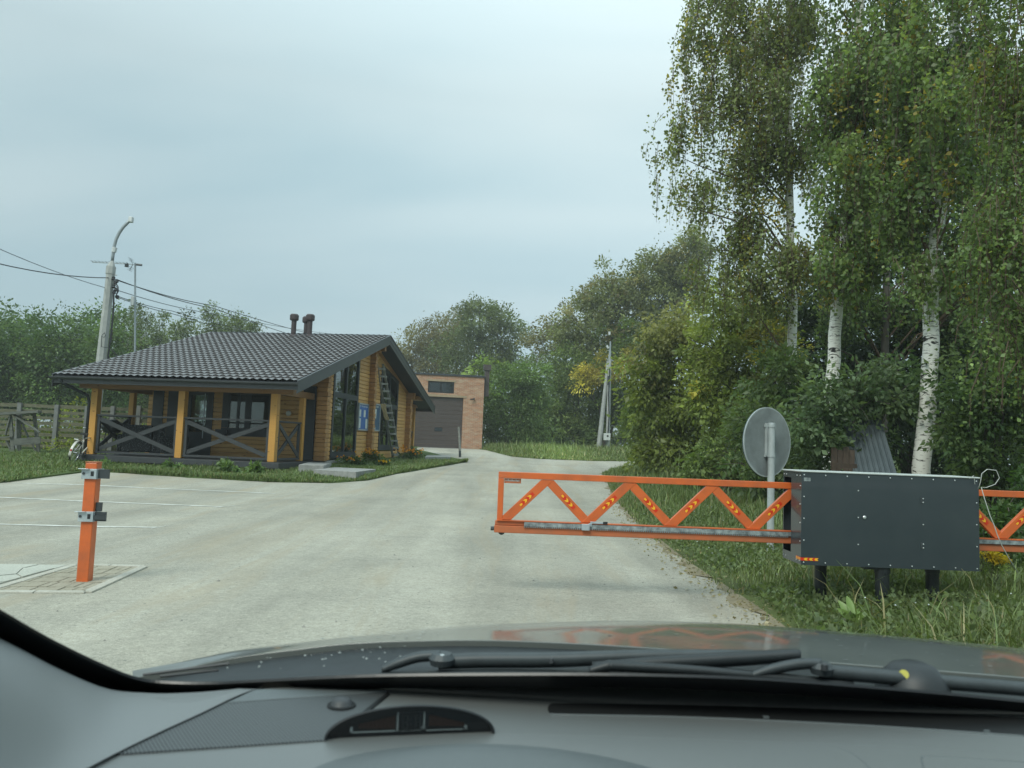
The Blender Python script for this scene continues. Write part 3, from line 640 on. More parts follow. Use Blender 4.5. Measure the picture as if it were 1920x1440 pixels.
tp = MB(); z0_, z1_ = cz0 + .035, cz0 + .060
tp.span(-.001, .14, -.0012, -.0004, z0_, z1_); tp.span(-.0012, -.0004, -.001, .11, z0_ + .002, z1_ + .002)
for k in range(3):
    x = .034 + k * .044
    tp.prism([(x, -.0016, z0_ + .002), (x + .024, -.0016, z0_ + .002), (x + .012, -.0016, (z0_ + z1_) / 2), (x + .024, -.0016, z1_ - .002), (x, -.0016, z1_ - .002), (x - .012, -.0016, (z0_ + z1_) / 2)], (0, -.0004, 0), 1)
for k in range(3): tp.span(-.002, -.0016, .015 + k * .034, .033 + k * .034, z0_ + .005, z1_ - .001, 1)
tp.build('arrow_tape', [M['red_film'], M['yellow_film']], cb)
for px, py, d, r in ((1543, 1105, .30, .05), (1660, 1142, .02, .057), (1755, 1132, .14, .053)):
    x = P(px, py, CD + d)[0] - cx0
    lg = MB(); lg.lathe((x, d + .055, 0), [(r, -.25), (r, cz0 - .05), (r * 1.12, cz0 - .05), (r * 1.12, cz0 - .002)], 18)
    lg.build('leg', M['black_pipe'], cb, smooth=False)
for q in ((.10, .26, .29, .33, cz0 - .03, cz0 - .002), (.55, .76, .04, .12, cz0 - .022, cz0 - .002)): MB().span(*q).build('leg_bracket', M['black_pipe'], cb)
# white cable curling at the cabinet's right end
loop = [(1834, 917, 6.5), (1838, 905, 6.49), (1841, 888, 6.48), (1851, 880, 6.47), (1868, 882, 6.46), (1874, 896, 6.47), (1866, 908, 6.48), (1850, 914, 6.49), (1840, 914, 6.49), (1846, 935, 6.46), (1856, 966, 6.44), (1864, 985, 6.43), (1870, 1003, 6.42), (1878, 1022, 6.42), (1892, 1047, 6.45), (1909, 1075, 6.5)]
tag(MB().tube([P(*q) for q in loop], .0036, 6).build('white_cable', M['wire_white'], smooth=True), 'thin white cable curling in a loop at the right end of the graphite cabinet', 'cable')
tag(MB().tube([P(1818, 897, 6.47), P(1826, 892, 6.47), P(1827, 900, 6.475), P(1828, 908, 6.485)], .0025, 6).build('wire_stub', M['wire_white']), 'short white wire stub bent over the cabinet top corner', 'wire')
# ------------------------------------------------------------------ round sign seen from behind
SD = 9.6
sb = P(1444, 1045, SD); sz = P(1445, 829, SD)[2]
sg = thing('round_sign', 'round road sign seen from its galvanised back on a pale grey pole beside the gate', 'road sign', (sb[0], SD, 0), math.radians(32))
MB().lathe((0, 0, 0), [(.043, -.2), (.043, sz + .235), (.038, sz + .24)], 16).build('pole', M['sign_pole'], sg, smooth=False)
ds = MB(); ds.lathe((0, .075, sz), [(.43, -.012), (.435, -.004), (.435, .008), (.42, .012)], 56, axis='y')
dso = ds.build('sign_plate', M['sign_back'], sg)
MB().lathe((0, .062, sz), [(.437, -.006), (.437, .006), (.423, .006), (.423, -.006)], 56, axis='y').build('rim', M['sign_pole'], dso)
MB().span(-.25, -.15, .0605, .0615, sz - .05, sz + .03).build('sticker', M['white_label'], dso)
br = MB()
for z in (sz - .17, sz + .2): br.span(-.07, .07, .03, .061, z - .015, z + .015); br.lathe((0, 0, z), [(.050, -.016), (.050, .016)], 16)
br.span(-.055, -.043, .02, .06, sz - .17, sz + .235)
br.build('clamp', M['sign_pole'], sg)
# ------------------------------------------------------------------ corrugated sheet and brown board behind the cabinet
def quadpanel(name, corners, m, nr, amp, label, cat, thick=.004):
    a, b, c, d = [np.array(q) for q in corners]      # bottom left, bottom right, top right, top left
    g = []; nn = norm(np.cross(b - a, d - a)); 
    cols_ = nr * 8
    for j in range(3):
        v = j / 2; row = []
        for i in range(cols_ + 1):
            u = i / cols_; ph = (i % 8); off = amp if ph in (1, 2) else 0
            row.append((a * (1 - u) + b * u) * (1 - v) + (d * (1 - u) + c * u) * v - nn * off * -1)
        g.append(row)
    return tag(MB().grid(g).build(name, m, solid=thick), label, cat)
quadpanel('corrugated_sheet', [P(1608, 930, 11.9), P(1694, 930, 11.6), P(1652, 788, 12.9), P(1580, 788, 13.2)], M['old_sheet'], 8, .02, 'grey corrugated metal sheet leaning in the shrubs behind the cabinet', 'metal sheet')
bb = MB(); q0 = P(1572, 940, 13.6)
for k in range(4):
    p, q = P(1562 + k * 11, 935, 12.2), P(1564 + k * 11, 838 + 6 * (k % 2), 12.4); bb.bar(p, q, .088, .03, up=(0, -1, 0))
bb.bar(P(1560, 872, 12.1), P(1606, 874, 12.1), .03, .07, up=(0, 0, 1))
tag(bb.build('plank_panel', M['brown_board']), 'brown plank panel standing beside the leaning corrugated sheet', 'planks')
# ------------------------------------------------------------------ log house (local frame: x along the front eave, y towards the back, z up)
TH = .136; HX, HYY = -5.837, 21.0
hs_ = thing('log_house', 'single storey honey log house with grey metal tile roof and railed porch', 'house', (HX, HYY, 0), -TH)
CT, ST = math.cos(TH), math.sin(TH)
XA = np.array([CT, -ST]); YA = np.array([ST, CT]); O2 = np.array([HX, HYY])
def hw(x, y, z): q = O2 + XA * x + YA * y; return np.array([q[0], q[1], z])
def ony(px, py, yy):
    d = ray(px, py); t = (O2 @ YA + yy) / (d[:2] @ YA); p = EYE + t * d; return (p[:2] - O2) @ XA, p[2]
def onx(px, py, xx):
    d = ray(px, py); t = (O2 @ XA + xx) / (d[:2] @ XA); p = EYE + t * d; return (p[:2] - O2) @ YA, p[2]
EZ, RZ, RY, BY, XL, SL = 2.80, 5.261, 8.29, 16.07, -7.38, .2964
FLZ = .58
def roof_z(y): return EZ + SL * y if y <= RY else RZ - SL * (y - RY)
# metal tile slopes
def slope(y0, y1):
    g = []; s = 0.0; L_ = abs(y1 - y0) / math.cos(math.atan(SL)); sg_ = 1 if y1 > y0 else -1
    xs_ = np.arange(XL + .06, -.05, .04)
    def row(s, off):
        r = []
        for x in xs_:
            wv = .5 + .5 * math.cos(2 * math.pi * x / .215); wv = wv ** .7
            y = y0 + sg_ * s * math.cos(math.atan(SL)); r.append((x, y, roof_z(y) + .012 + off + .040 * wv))
        return r
    while s < L_ - .02:
        s2 = min(s + .345, L_); g.append(row(s - .035, .050)); g.append(row((s + s2) / 2, .022)); g.append(row(s2, .0)); s = s2
    return g
roof = MB(); roof.grid(slope(-.03, RY)); roof.grid(slope(BY + .03, RY))
rf = roof.build('roof', M['roof'], hs_)
dk = MB()
for ya, yb in ((0.0, RY), (BY, RY)):
    za, zb_ = roof_z(ya), roof_z(yb)
    dk.prism([(XL + .03, ya, za - .10), (XL + .03, yb, zb_ - .10), (XL + .03, yb, zb_ + .004), (XL + .03, ya, za + .004)], (-XL - .06, 0, 0))
dk.build('roof_deck', M['soffit'], rf)
rc = MB(); rc.prism([(XL, RY - .16, RZ - .01), (XL, RY, RZ + .075), (XL, RY + .16, RZ - .01), (XL, RY, RZ + .05)], (-XL, 0, 0)); rc.build('ridge_cap', M['roof_trim'], rf)
for xx, sx in ((-.029, 1), (XL + .029, -1)):
    bg = MB()
    for ya, yb in ((-.05, RY), (BY + .05, RY)):
        za, zb_ = roof_z(ya), roof_z(yb)
        for o0, o1, t in ((-.30, -.16, .02), (-.158, .02, .03), (.022, .062, .05)):
            bg.prism([(xx, ya, za + o0), (xx, yb, zb_ + o0), (xx, yb, zb_ + o1), (xx, ya, za + o1)], (sx * t, 0, 0))
    bg.build('barge_board', M['roof_trim'], hs_)
gt = MB(); pr_ = [(-.065 * math.cos(t), -.07 * math.sin(t)) for t in np.linspace(0, math.pi, 9)]
g0 = [[(x, -.09 + a, EZ - .03 + b) for a, b in pr_] for x in (XL - .03, .03)]; gt.grid(g0)
gt.span(XL, -.001, -.022, -.004, EZ - .21, EZ - .005)
for x in (XL - .03, .03): gt.prism([(x, -.09 + a, EZ - .03 + b) for a, b in pr_], (.003, 0, 0))
gt.build('gutter', M['roof_trim'], hs_, solid=.004)
gt2 = MB(); gt2.span(XL, -.001, BY + .004, BY + .022, roof_z(BY) - .2, roof_z(BY)); gt2.build('rear_fascia', M['roof_trim'], hs_)
def vent(px, py, y):
    x, z = ony(px, py, y); z0 = roof_z(y)
    v = MB(); v.lathe((x, y, z0), [(.16, -.06), (.15, .05), (.105, .09), (.095, .10), (.095, .62), (.15, .64), (.168, .68), (.168, .83), (.13, .88), (.02, .89)], 18)
    v.build('vent_pipe', M['vent'], rf, smooth=False)
vent(550, 627, 7.85); vent(573.5, 628, 8.62); vent(580, 628, 7.85)
# walls of stacked logs
CO = .145
def wall_courses(mb, axis, c0, thick, lo, hi, z0, z1f, openings, mi=0, zc=None):
    """stack of log courses; axis 'x' runs along x at y=c0, axis 'y' runs along y at x=c0; z1f(u) is the wall's upper limit"""
    z = z0
    while True:
        zt_ = z + CO; zm_ = z + CO / 2
        uu = np.linspace(lo, hi, 221); okm = np.array([z1f(u) >= zt_ - .01 for u in uu])
        if not okm.any(): break
        a_, b_ = uu[okm][0], uu[okm][-1]
        segs = [(a_, b_)]
        for (oa, ob, oz0, oz1) in openings:
            if callable(oz1):
                us = np.linspace(oa, ob, 120); us = us[np.array([oz1(u) > zm_ for u in us])]
                if len(us) < 2: continue
                oa, ob, oz1 = us[0], us[-1], 99
            if oz1 is None: oz1 = 99
            if oz0 < zm_ < oz1:
                ns = []
                for p, q in segs:
                    if ob <= p or oa >= q: ns.append((p, q)); continue
                    if oa > p: ns.append((p, oa))
                    if ob < q: ns.append((ob, q))
                segs = ns
        for p, q in segs:
            if q - p < .03: continue
            hw_ = thick / 2; ch = .018
            prof = [(-hw_ + ch, z + .004), (hw_ - ch, z + .004), (hw_, z + .004 + ch), (hw_, zt_ - .004 - ch), (hw_ - ch, zt_ - .004), (-hw_ + ch, zt_ - .004), (-hw_, zt_ - .004 - ch), (-hw_, z + .004 + ch)]
            if axis == 'x': mb.prism([(p, c0 + a, b) for a, b in prof], (q - p, 0, 0), mi)
            else: mb.prism([(c0 + a, p, b) for a, b in prof], (0, q - p, 0), mi)
        z = zt_
    return mb
FW = 3.45                     # front wall plane, at the back of the porch
GX = -.78                     # gable wall plane (its outer face at -.70)
WL = -6.62
def gtop(y): return roof_z(y) - .12
w1 = MB(); wall_courses(w1, 'x', FW + .08, .16, WL, -.75, FLZ - .0, lambda u: gtop(FW), [(-6.45, -6.08, 0, 2.75), (-5.92, -5.32, 0, 2.75), (-5.24, -4.34, 0, 2.75), (-3.92, -2.40, 1.40, 2.75), (-1.28, -.86, 0, 2.95)])
w1.build('front_wall', M['log'], hs_)
GY0, GY1 = 3.1, 13.5
wa, wb = (4.45, 6.95), (9.63, 12.1)
gw = MB(); wall_courses(gw, 'y', GX, .16, FW + .17, GY1, FLZ, gtop, [(wa[0], wa[1], 0, None), (wb[0], wb[1], .8, lambda u: (gtop(wb[0]) - .40) + (gtop(wb[1]) - .14 - gtop(wb[0]) + .40) * (u - wb[0]) / (wb[1] - wb[0]) + .02)])
gw.build('gable_wall', M['log'], hs_)
gl2 = MB(); wall_courses(gl2, 'y', WL + .08, .16, FW + .17, GY1, FLZ, gtop, [(6, 8, 1.4, 2.7)]); gl2.build('rear_gable_wall', M['log'], hs_)
bw = MB(); wall_courses(bw, 'x', GY1 - .08, .16, WL + .17, GX - .1, FLZ, lambda u: gtop(GY1), []); bw.build('back_wall', M['log'], hs_)
# projecting log corners
def wing(name, y0, y1, x1, zt0, zb0=FLZ, extra=0):
    m = MB(); z = zb0; k = 0
    top = zt0
    while z + CO < top + .001:
        xe = x1 + (extra if z + CO * 3 > top else 0) + .012 * ((k * 7) % 3 - 1)
        m.span(GX + .082, xe, y0, y1, z + .005, z + CO - .005); z += CO; k += 1
    return m.build(name, M['log_end'], hs_, bevel=.012)
wing('log_corner', 3.12, 3.40, -.36, gtop(3.2))
wing('log_corner', 8.15, 8.40, -.47, gtop(8.2) - .05, extra=.12)
wing('log_corner', 13.45, 13.75, -.47, gtop(13.6) - .05, extra=.12)
vb = MB()
for ya, yb in ((FW - .1, RY), (RY, GY1 + .25)): vb.prism([(GX + .070, ya, gtop(ya) - .02), (GX + .070, yb, gtop(yb) - .02), (GX + .070, yb, gtop(yb) - .20), (GX + .070, ya, gtop(ya) - .20)], (.022, 0, 0))
vb.build('verge_board', M['log_end'], hs_)
MB().span(GX + .084, GX + .13, 3.85, 4.02, FLZ, gtop(3.9)).build('corner_trim', M['dark_trim'], hs_); MB().span(GX + .084, GX + .12, 8.62, 8.74, FLZ, gtop(8.7)).build('corner_trim', M['dark_trim'], hs_)
purl = MB(); purl.span(GX, -.10, RY - .10, RY + .10, RZ - .36, RZ - .16); purl.span(GX, -.16, RY - .09, RY + .09, RZ - .56, RZ - .37)
purl.build('ridge_beam', M['beam_wood'], hs_, bevel=.012)
# tall gable windows with sloping heads
def gable_window(y0, y1, z0, top0, top1, zt_, papers):
    x = GX + .055
    f = MB(); w_ = .13
    def tz(y): return top0 + (top1 - top0) * (y - y0) / (y1 - y0)
    def fr(ya, yb, za_a, za_b, zb_a, zb_b, x0=x - .06, x1=x + .05): f.prism([(x0, ya, za_a), (x0, yb, za_b), (x0, yb, zb_b), (x0, ya, zb_a)], (x1 - x0, 0, 0))
    fr(y0, y0 + w_, z0, z0, tz(y0), tz(y0 + w_)); fr(y1 - w_, y1, z0, z0, tz(y1 - w_), tz(y1))
    fr(y0 + w_, y1 - w_, z0, z0, z0 + .20, z0 + .20)
    fr(y0 + w_, y1 - w_, tz(y0 + w_) - .13, tz(y1 - w_) - .13, tz(y0 + w_), tz(y1 - w_))
    fr(y0 + w_, y1 - w_, zt_ - .09, zt_ - .09, zt_ + .09, zt_ + .09)
    ym = (y0 + y1) / 2
    fr(ym - .05, ym + .05, z0 + .2, z0 + .2, zt_ - .09, zt_ - .09); fr(ym - .05, ym + .05, zt_ + .09, zt_ + .09, tz(ym - .05) - .13, tz(ym + .05) - .13)
    o = f.build('gable_window', M['dark_trim'], hs_)
    for ya, yb in ((y0 + w_, ym - .05), (ym + .05, y1 - w_)):
        g = MB(); g.prism([(x, ya, z0 + .2), (x, yb, z0 + .2), (x, yb, zt_ - .09), (x, ya, zt_ - .09)], (.006, 0, 0))
        g.prism([(x, ya, zt_ + .09), (x, yb, zt_ + .09), (x, yb, tz(yb) - .13), (x, ya, tz(ya) - .13)], (.006, 0, 0)); g.build('pane', M['glass'], o)
    return o, x
gwo, gwx = gable_window(wa[0], wa[1], .66, gtop(wa[0]) - .02, gtop(wa[1]) - .02, 2.78, True)
pp = MB(); pp.span(gwx - .012, gwx - .006, 6.25, 6.75, 2.24, 2.62); pp.span(gwx - .012, gwx - .006, 6.2, 6.6, 1.58, 2.12); pp.build('window_paper', M['paper'], gwo)
gable_window(wb[0], wb[1], .92, gtop(wb[0]) - .40, gtop(wb[1]) - .14, 2.72, False)
# porch window
pf = MB(); y = FW
pf.span(-4.02, -2.30, y - .03, y + .03, 1.26, 1.52); pf.span(-4.02, -2.30, y - .02, y + .06, 2.62, 2.78); pf.span(-4.02, -3.78, y - .02, y + .06, 1.525, 2.615); pf.span(-2.44, -2.30, y - .02, y + .06, 1.525, 2.615); pf.span(-3.24, -3.05, y - .015, y + .055, 1.525, 2.615); pf.span(-3.52, -3.44, y - .012, y + .05, 1.525, 2.615)
pfo = pf.build('porch_window', M['dark_trim'], hs_)
g = MB(); g.span(-3.775, -3.525, y + .02, y + .026, 1.53, 2.61); g.span(-3.435, -3.245, y + .02, y + .026, 1.53, 2.61); g.span(-3.045, -2.445, y + .02, y + .026, 1.53, 2.61); g.build('pane', M['glass'], pfo)
sl = MB(); sl.span(-4.15, -3.75, y - .14, y - .035, 1.30, 1.46); sl.span(-4.0, -3.86, y - .12, y - .035, 1.12, 1.298); sl.build('flower_box', M['dark_trim'], pfo)
# porch doors and dark panels
for xa, xb, gl_ in ((-6.45, -6.08, False), (-5.92, -5.32, False), (-5.24, -4.34, True)):
    d = MB(); d.span(xa, xb, y - .03, y + .05, FLZ, 2.74)
    if gl_:
        d = MB(); d.span(xa, xa + .12, y - .03, y + .05, FLZ, 2.74); d.span(xb - .22, xb, y - .03, y + .05, FLZ, 2.74); d.span(xa + .121, xb - .221, y - .025, y + .045, FLZ, 1.35); d.span(xa + .121, xb - .221, y - .025, y + .045, 2.55, 2.74)
    do = d.build('porch_door', M['dark_trim'], hs_)
    if gl_:
        MB().span(xa + .122, xb - .222, y + .0, y + .006, 1.352, 2.548).build('pane', M['glass'], do)
        MB().tube([(xb - .27, y - .07, 1.15), (xb - .27, y - .07, 2.6)], .014, 8).build('handle', M['alu'], do)
d = MB(); d.span(-1.28, -.86, y - .06, y + .02, FLZ, 2.94); d.build('side_door', M['dark_trim'], hs_)
MB().span(WL + .2, GX - .12, 8.2, 8.3, FLZ, 4.6).build('partition', M['wall_in'], hs_)
MB().span(WL + .2, GX - .12, FW + .2, GY1 - .2, FLZ - .05, FLZ - .01).build('room_floor', M['wall_in'], hs_)
dk_ = MB(); dk_.span(-1.75, -1.0, 4.75, 6.75, FLZ, 1.02); dk_.build('desk', M['paper'], hs_)
# porch deck, posts, beam, rails
PX1, PX0 = -.62, -6.78
pd = MB(); pd.span(PX0, PX1, .42, FW - .02, .40, FLZ - .012); pd.build('porch_slab', M['rail_trim'], hs_, bevel=.01)
pb = MB(); pb.span(PX0 + .1, PX1 - .1, .52, FW, -.2, .398); pb.span(GX - .2, GX + .14, FW, GY1, -.2, FLZ - .005); pb.span(WL - .06, WL + .2, FW, GY1, -.2, FLZ - .005); pb.build('plinth', M['dark_concrete'], hs_)
MB().span(GX + .1, GX + .34, FW - .02, 13.2, FLZ - .07, FLZ - .006).build('plinth_ledge', M['concrete'], hs_)
PY = .735; PXS = (-6.52, -3.78, -.97)
for x in PXS: MB().span(x - .10, x + .10, PY - .10, PY + .10, FLZ, 2.50).build('porch_post', M['post_wood'], hs_, bevel=.008)
MB().span(PXS[2] - .02, PXS[2] + .14, 2.42, 2.58, FLZ, 2.50).build('porch_post', M['post_wood'], hs_, bevel=.008)
MB().span(PXS[0] - .10, PXS[0] + .06, 2.42, 2.58, FLZ, 2.50).build('porch_post', M['post_wood'], hs_, bevel=.008)
bm = MB(); bm.span(PX0 - .25, PX1 + .2, PY - .09, PY + .09, 2.502, 2.70); bm.span(-1.06, -.88, PY + .1, FW - .1, 2.502, 2.70); bm.span(-6.61, -6.43, PY + .1, FW - .1, 2.502, 2.70)
bm.build('porch_beam', M['beam_wood'], hs_, bevel=.008)
def railing(a, b):
    """a, b: (x, y) ends between posts"""
    a3 = lambda z, o=0: (a[0], a[1], z); b3 = lambda z: (b[0], b[1], z); up = (0, 0, 1)
    d = norm(np.array([b[0] - a[0], b[1] - a[1], 0])); nx = np.array([-d[1], d[0], 0])
    r = MB(); r.bar(a3(1.73), b3(1.73), .12, .05); r.bar(a3(FLZ + .07), b3(FLZ + .07), .09, .06)
    for q in (a, b):
        c = np.array([q[0], q[1], 0]) + d * (.055 if q is a else -.055); r.bar(c + [0, 0, FLZ + .101], c + [0, 0, 1.704], .07, .085, up=tuple(d))
    ro = r.build('railing', M['rail_trim'], hs_, bevel=.004)
    A = np.array(a3(0)) + d * .10; B = np.array(b3(0)) - d * .10
    x1_ = MB(); x1_.bar(A + [0, 0, 1.62] - nx * .018, B + [0, 0, FLZ + .17] - nx * .018, .034, .12); x1_.build('cross_brace', M['rail_trim'], ro)
    x2_ = MB(); x2_.bar(A + [0, 0, FLZ + .17] + nx * .018, B + [0, 0, 1.62] + nx * .018, .034, .12); x2_.build('cross_brace', M['rail_trim'], ro)
railing((PXS[0] + .102, PY), (PXS[1] - .102, PY)); railing((PXS[1] + .102, PY), (PXS[2] - .102, PY))
railing((-.92, PY + .103), (-.92, 2.41)); railing((-6.52, PY + .103), (-6.52, 2.41))
# rear porch
MB().span(-.95, -.80, 14.55, 14.72, .5, 2.9).build('porch_post', M['beam_wood'], hs_, bevel=.008)
MB().span(-.95, -.80, 15.38, 15.54, .5, 2.9).build('porch_post', M['post_wood'], hs_, bevel=.008)
rb = MB(); rb.span(-.98, -.76, 13.8, 15.75, 2.902, 3.04); rb.span(-.7, -.3, 13.76, 15.2, 3.2, 3.36); rb.span(-6.5, -.99, 15.35, 15.55, 2.80, 2.98); rb.build('porch_beam', M['beam_wood'], hs_, bevel=.01)
MB().span(WL, -.6, 13.6, 15.8, .3, .55).build('porch_slab', M['rail_trim'], hs_)
rr = MB(); rr.bar((-.88, 14.73, 1.75), (-.88, 15.37, 1.75), .1, .05); rr.bar((-.88, 14.75, .7), (-.88, 15.35, 1.7), .04, .1); rr.bar((-.92, 14.75, 1.7), (-.92, 15.35, .7), .04, .1); rr.build('railing', M['dark_trim'], hs_)
# downpipe at the left end
dp = MB(); dp.tube([(XL + .25, -.08, EZ - .08), (XL + .3, .0, EZ - .2), (PX0 + .02, PY - .05, 2.28), (PX0 + .06, PY - .02, 2.1), (PX0 + .06, PY - .02, .5)], .048, 10); dp.build('downpipe', M['dark_trim'], hs_, smooth=True)
def globe(px, py, yy):
    x, z = ony(px, py, yy); m = MB(); m.lathe((x, yy, z), [(.01, -.085), (.06, -.065), (.088, 0), (.06, .065), (.01, .085)], 14); m.build('globe_lamp', M['globe'], hs_, smooth=True)
globe(541, 775, FW - .10)
# concrete slabs leading to the door
sA = G(705, 889); sl1 = thing('concrete_slab', 'larger concrete slab step at the edge of the drive beside the log house', 'step', (0, 0, 0))
q = [P(598, 880, 22.6), P(640, 887, 21.9), P(706, 889, 22.3), P(688, 881, 23.6)]
SLABS = []
def slab(root, px4, z, hgt):
    q = [onz(*p, z) for p in px4]; SLABS.append(np.array(q)[:, :2]); MB().prism([(a[0], a[1], z - hgt) for a in q], (0, 0, hgt)).build('slab', M['concrete'], root, bevel=.012)
slab(sl1, [(588, 880), (668, 884.5), (705, 879.5), (628, 876)], .46, .40)
sl2 = thing('concrete_slab', 'smaller upper concrete slab step below the wooden porch', 'step', (0, 0, 0))
slab(sl2, [(560, 871), (607, 872.5), (622, 867.5), (578, 866.5)], .555, .4)
sl3 = thing('concrete_slab', 'thin pale concrete path slab lying in the grass in front of the garage', 'step', (0, 0, 0))
slab(sl3, [(797, 856.5), (845, 856.5), (842, 853.5), (800, 853.5)], h(36) + .05, .1)
# notice boards on the gable wall
def notice(y0, y1, z0, z1, label, blue, papers, text):
    x = GX + .088; t = thing('notice_board', label, 'notice board', hw(x, (y0 + y1) / 2, z0), -TH); w_ = (y1 - y0) / 2; hh = z1 - z0
    fr = MB(); fr.span(0, .05, -w_, -w_ + .06, 0, hh); fr.span(0, .05, w_ - .06, w_, 0, hh); fr.span(0, .05, -w_ + .0605, w_ - .0605, 0, .05); fr.span(0, .05, -w_ + .0605, w_ - .0605, hh - .05, hh); fr.build('frame', M['alu'], t)
    MB().span(.002, .03, -w_ + .061, w_ - .061, .051, hh - .051).build('panel', blue, t)
    for a, b, c, d in papers: MB().span(.0305, .033, -w_ + 2 * w_ * a, -w_ + 2 * w_ * b, hh * c, hh * d).build('paper', M['paper'], t)
    Mx = Matrix.Translation((.031, -w_ + .16, hh * .86)) @ Matrix.Rotation(math.pi / 2, 4, 'Z') @ Matrix.Rotation(math.pi / 2, 4, 'X') @ Matrix.Diagonal((text[2], 1, 1, 1))
    text_mesh(text[0], text[1], M['paper'], 'heading', t, Mx)
notice(7.0, 8.12, 1.64, 2.64, 'blue notice board with four white sheets between the tall window and the log corner', M['board_blue'], [(.10, .25, .50, .76), (.52, .70, .50, .76), (.10, .25, .08, .44), (.74, .93, .08, .44)], ('\u041a \u0423\u0441\u043b\u0443\u0433\u0430\u043c', .10, 1.7))
notice(8.78, 9.58, 1.66, 2.72, 'narrow teal blue notice board beside the ladder with one white sheet', M['board_blue_dim'], [(.14, .40, .46, .80), (.12, .34, .06, .14)], ('\u041e \u043d\u0430\u0441', .12, 1.3))
# wooden ladder leaning on the gable
lt0, lt1 = onx(706, 690, -.42), onx(728, 870, .75)
la = thing('ladder', 'weathered grey wooden ladder leaning against the gable wall', 'ladder', hw(.7, 12.2, h(33)), 0)
lo0 = np.array(hw(.7, 12.2, h(33)))
T0, B0 = P(712, 682, 30.1), P(744, 866, 32.3)
wid = .34; sdir = norm(np.array([YA[0], YA[1], 0]) * .75 + np.array([XA[0], XA[1], 0]) * .66)
for sg_ in (-1, 1): MB().bar(B0 + sdir * wid / 2 * sg_ * .95 - lo0, T0 + sdir * wid / 2 * sg_ * .85 - lo0, .045, .085, up=tuple(np.array([XA[0], XA[1], .2]))).build('rail', M['ladder_wood'], la)
LL = np.linalg.norm(T0 - B0); nr = 13
ext = {0: 1.9}
for k in range(nr):
    t = .08 + k * .87 / (nr - 1); c = B0 + (T0 - B0) * t + np.array([XA[0], XA[1], 0]) * .055
    MB().bar(c - sdir * wid * .47 - lo0, c + sdir * wid * .47 - lo0, .035, .075 if k else .13, up=(0, 0, 1)).build('rung', M['ladder_wood'], la)
rg = MB(); pr = random.Random(2)
c0_, c1_ = P(713, 757, 30.6), P(722, 787, 31.0)
gg = [[(c0_ + (c1_ - c0_) * v + sdir * (u - .5) * (.30 - .16 * v) + np.array([XA[0], XA[1], 0]) * (.09 + .03 * math.sin(u * 9 + v * 5))) - 0 for u in np.linspace(0, 1, 6)] for v in np.linspace(0, 1, 6)]
tag(rg.grid(gg).build('rag', M['rag'], solid=.02), 'tan rag hanging over a rail of the wooden ladder', 'rag')
# porch furniture
def armchair(px, py, yy, label, rz):
    x, z = ony(px, py, yy); t = thing('armchair', label, 'armchair', hw(x, yy, FLZ - .01), rz - TH, 'covered armchairs on the porch')
    MB().span(-.42, .42, -.36, .30, .10, .42).build('seat', M['fabric'], t, bevel=.05)
    MB().span(-.42, .42, .305, .50, .10, .92).build('backrest', M['fabric'], t, bevel=.06)
    for s in (-1, 1): MB().span(s * .425, s * .56, -.36, .48, .10, .62).build('armrest', M['fabric'], t, bevel=.05)
armchair(262, 850, 1.9, 'armchair under a dark floral cover in the left porch bay beside the black grill', math.radians(200))
armchair(314, 850, 2.2, 'armchair under a dark floral cover right behind the middle porch post', math.radians(150))
x, z = ony(215, 845, 1.9)
gr = thing('grill', 'black barbecue grill on thin legs at the left end of the porch', 'grill', hw(x, 1.7, FLZ - .01), 0)
gb = MB(); gb.lathe((0, 0, .62), [(.05, 0), (.22, .04), (.30, .16), (.31, .20)], 16); gb.build('bowl', M['black_plastic'], gr)
gb = MB(); gb.lathe((0, 0, .825), [(.31, 0), (.27, .12), (.12, .22), (.02, .235)], 16); gb.build('lid', M['black_plastic'], gr)
for a in (0, 1.57, 3.14, 4.71): MB().tube([(.18 * math.cos(a), .18 * math.sin(a), .66), (.30 * math.cos(a), .30 * math.sin(a), 0)], .014, 6).build('leg', M['black_plastic'], gr)
MB().span(-.62, -.315, -.16, .16, .80, .825).build('side_shelf', M['black_plastic'], gr)
# ------------------------------------------------------------------ brick garage
GA = math.radians(9); gc = np.array(G(903, 843)); gO = (gc[0], gc[1], 0)
gg_ = thing('brick_garage', 'flat roofed brick garage with a dark sectional door behind the log house', 'garage', gO, GA)
gzb = h(46) - .02
def glx(px, py):
    d = ray(px, py); X2 = np.array([math.cos(GA), math.sin(GA)]); Y2 = np.array([-math.sin(GA), math.cos(GA)]); o = np.array(gO[:2])
    t = (o @ Y2) / (d[:2] @ Y2); p = EYE + t * d; return (p[:2] - o) @ X2, p[2]
x_top, z_top = glx(905, 708); wxa, wza = glx(803, 714); wxb, wzb = glx(851, 738); dxb, dzt = glx(869, 746)
gw_, gd_ = 6.4, 7.0; dxa = dxb - 3.2
gbk = MB(); f_ = .25
gbk.span(-gw_, dxa, 0, f_, -.3, z_top); gbk.span(dxb, 0, 0, f_, -.3, z_top)
gbk.span(dxa, dxb, 0, f_, dzt, min(wzb, 99) if wzb > dzt else dzt + .15)
zl = wzb if wzb > dzt else dzt + .15
gbk.span(dxa, wxa, 0, f_, zl, z_top); gbk.span(wxb, dxb, 0, f_, zl, z_top); gbk.span(wxa, wxb, 0, f_, wza, z_top)
gbk.span(-.25, 0, f_, gd_, -.3, z_top); gbk.span(-gw_, -gw_ + .25, f_, gd_, -.3, z_top); gbk.span(-gw_ + .25, -.25, gd_ - .25, gd_, -.3, z_top)
gbk.build('wall', M['brick'], gg_)
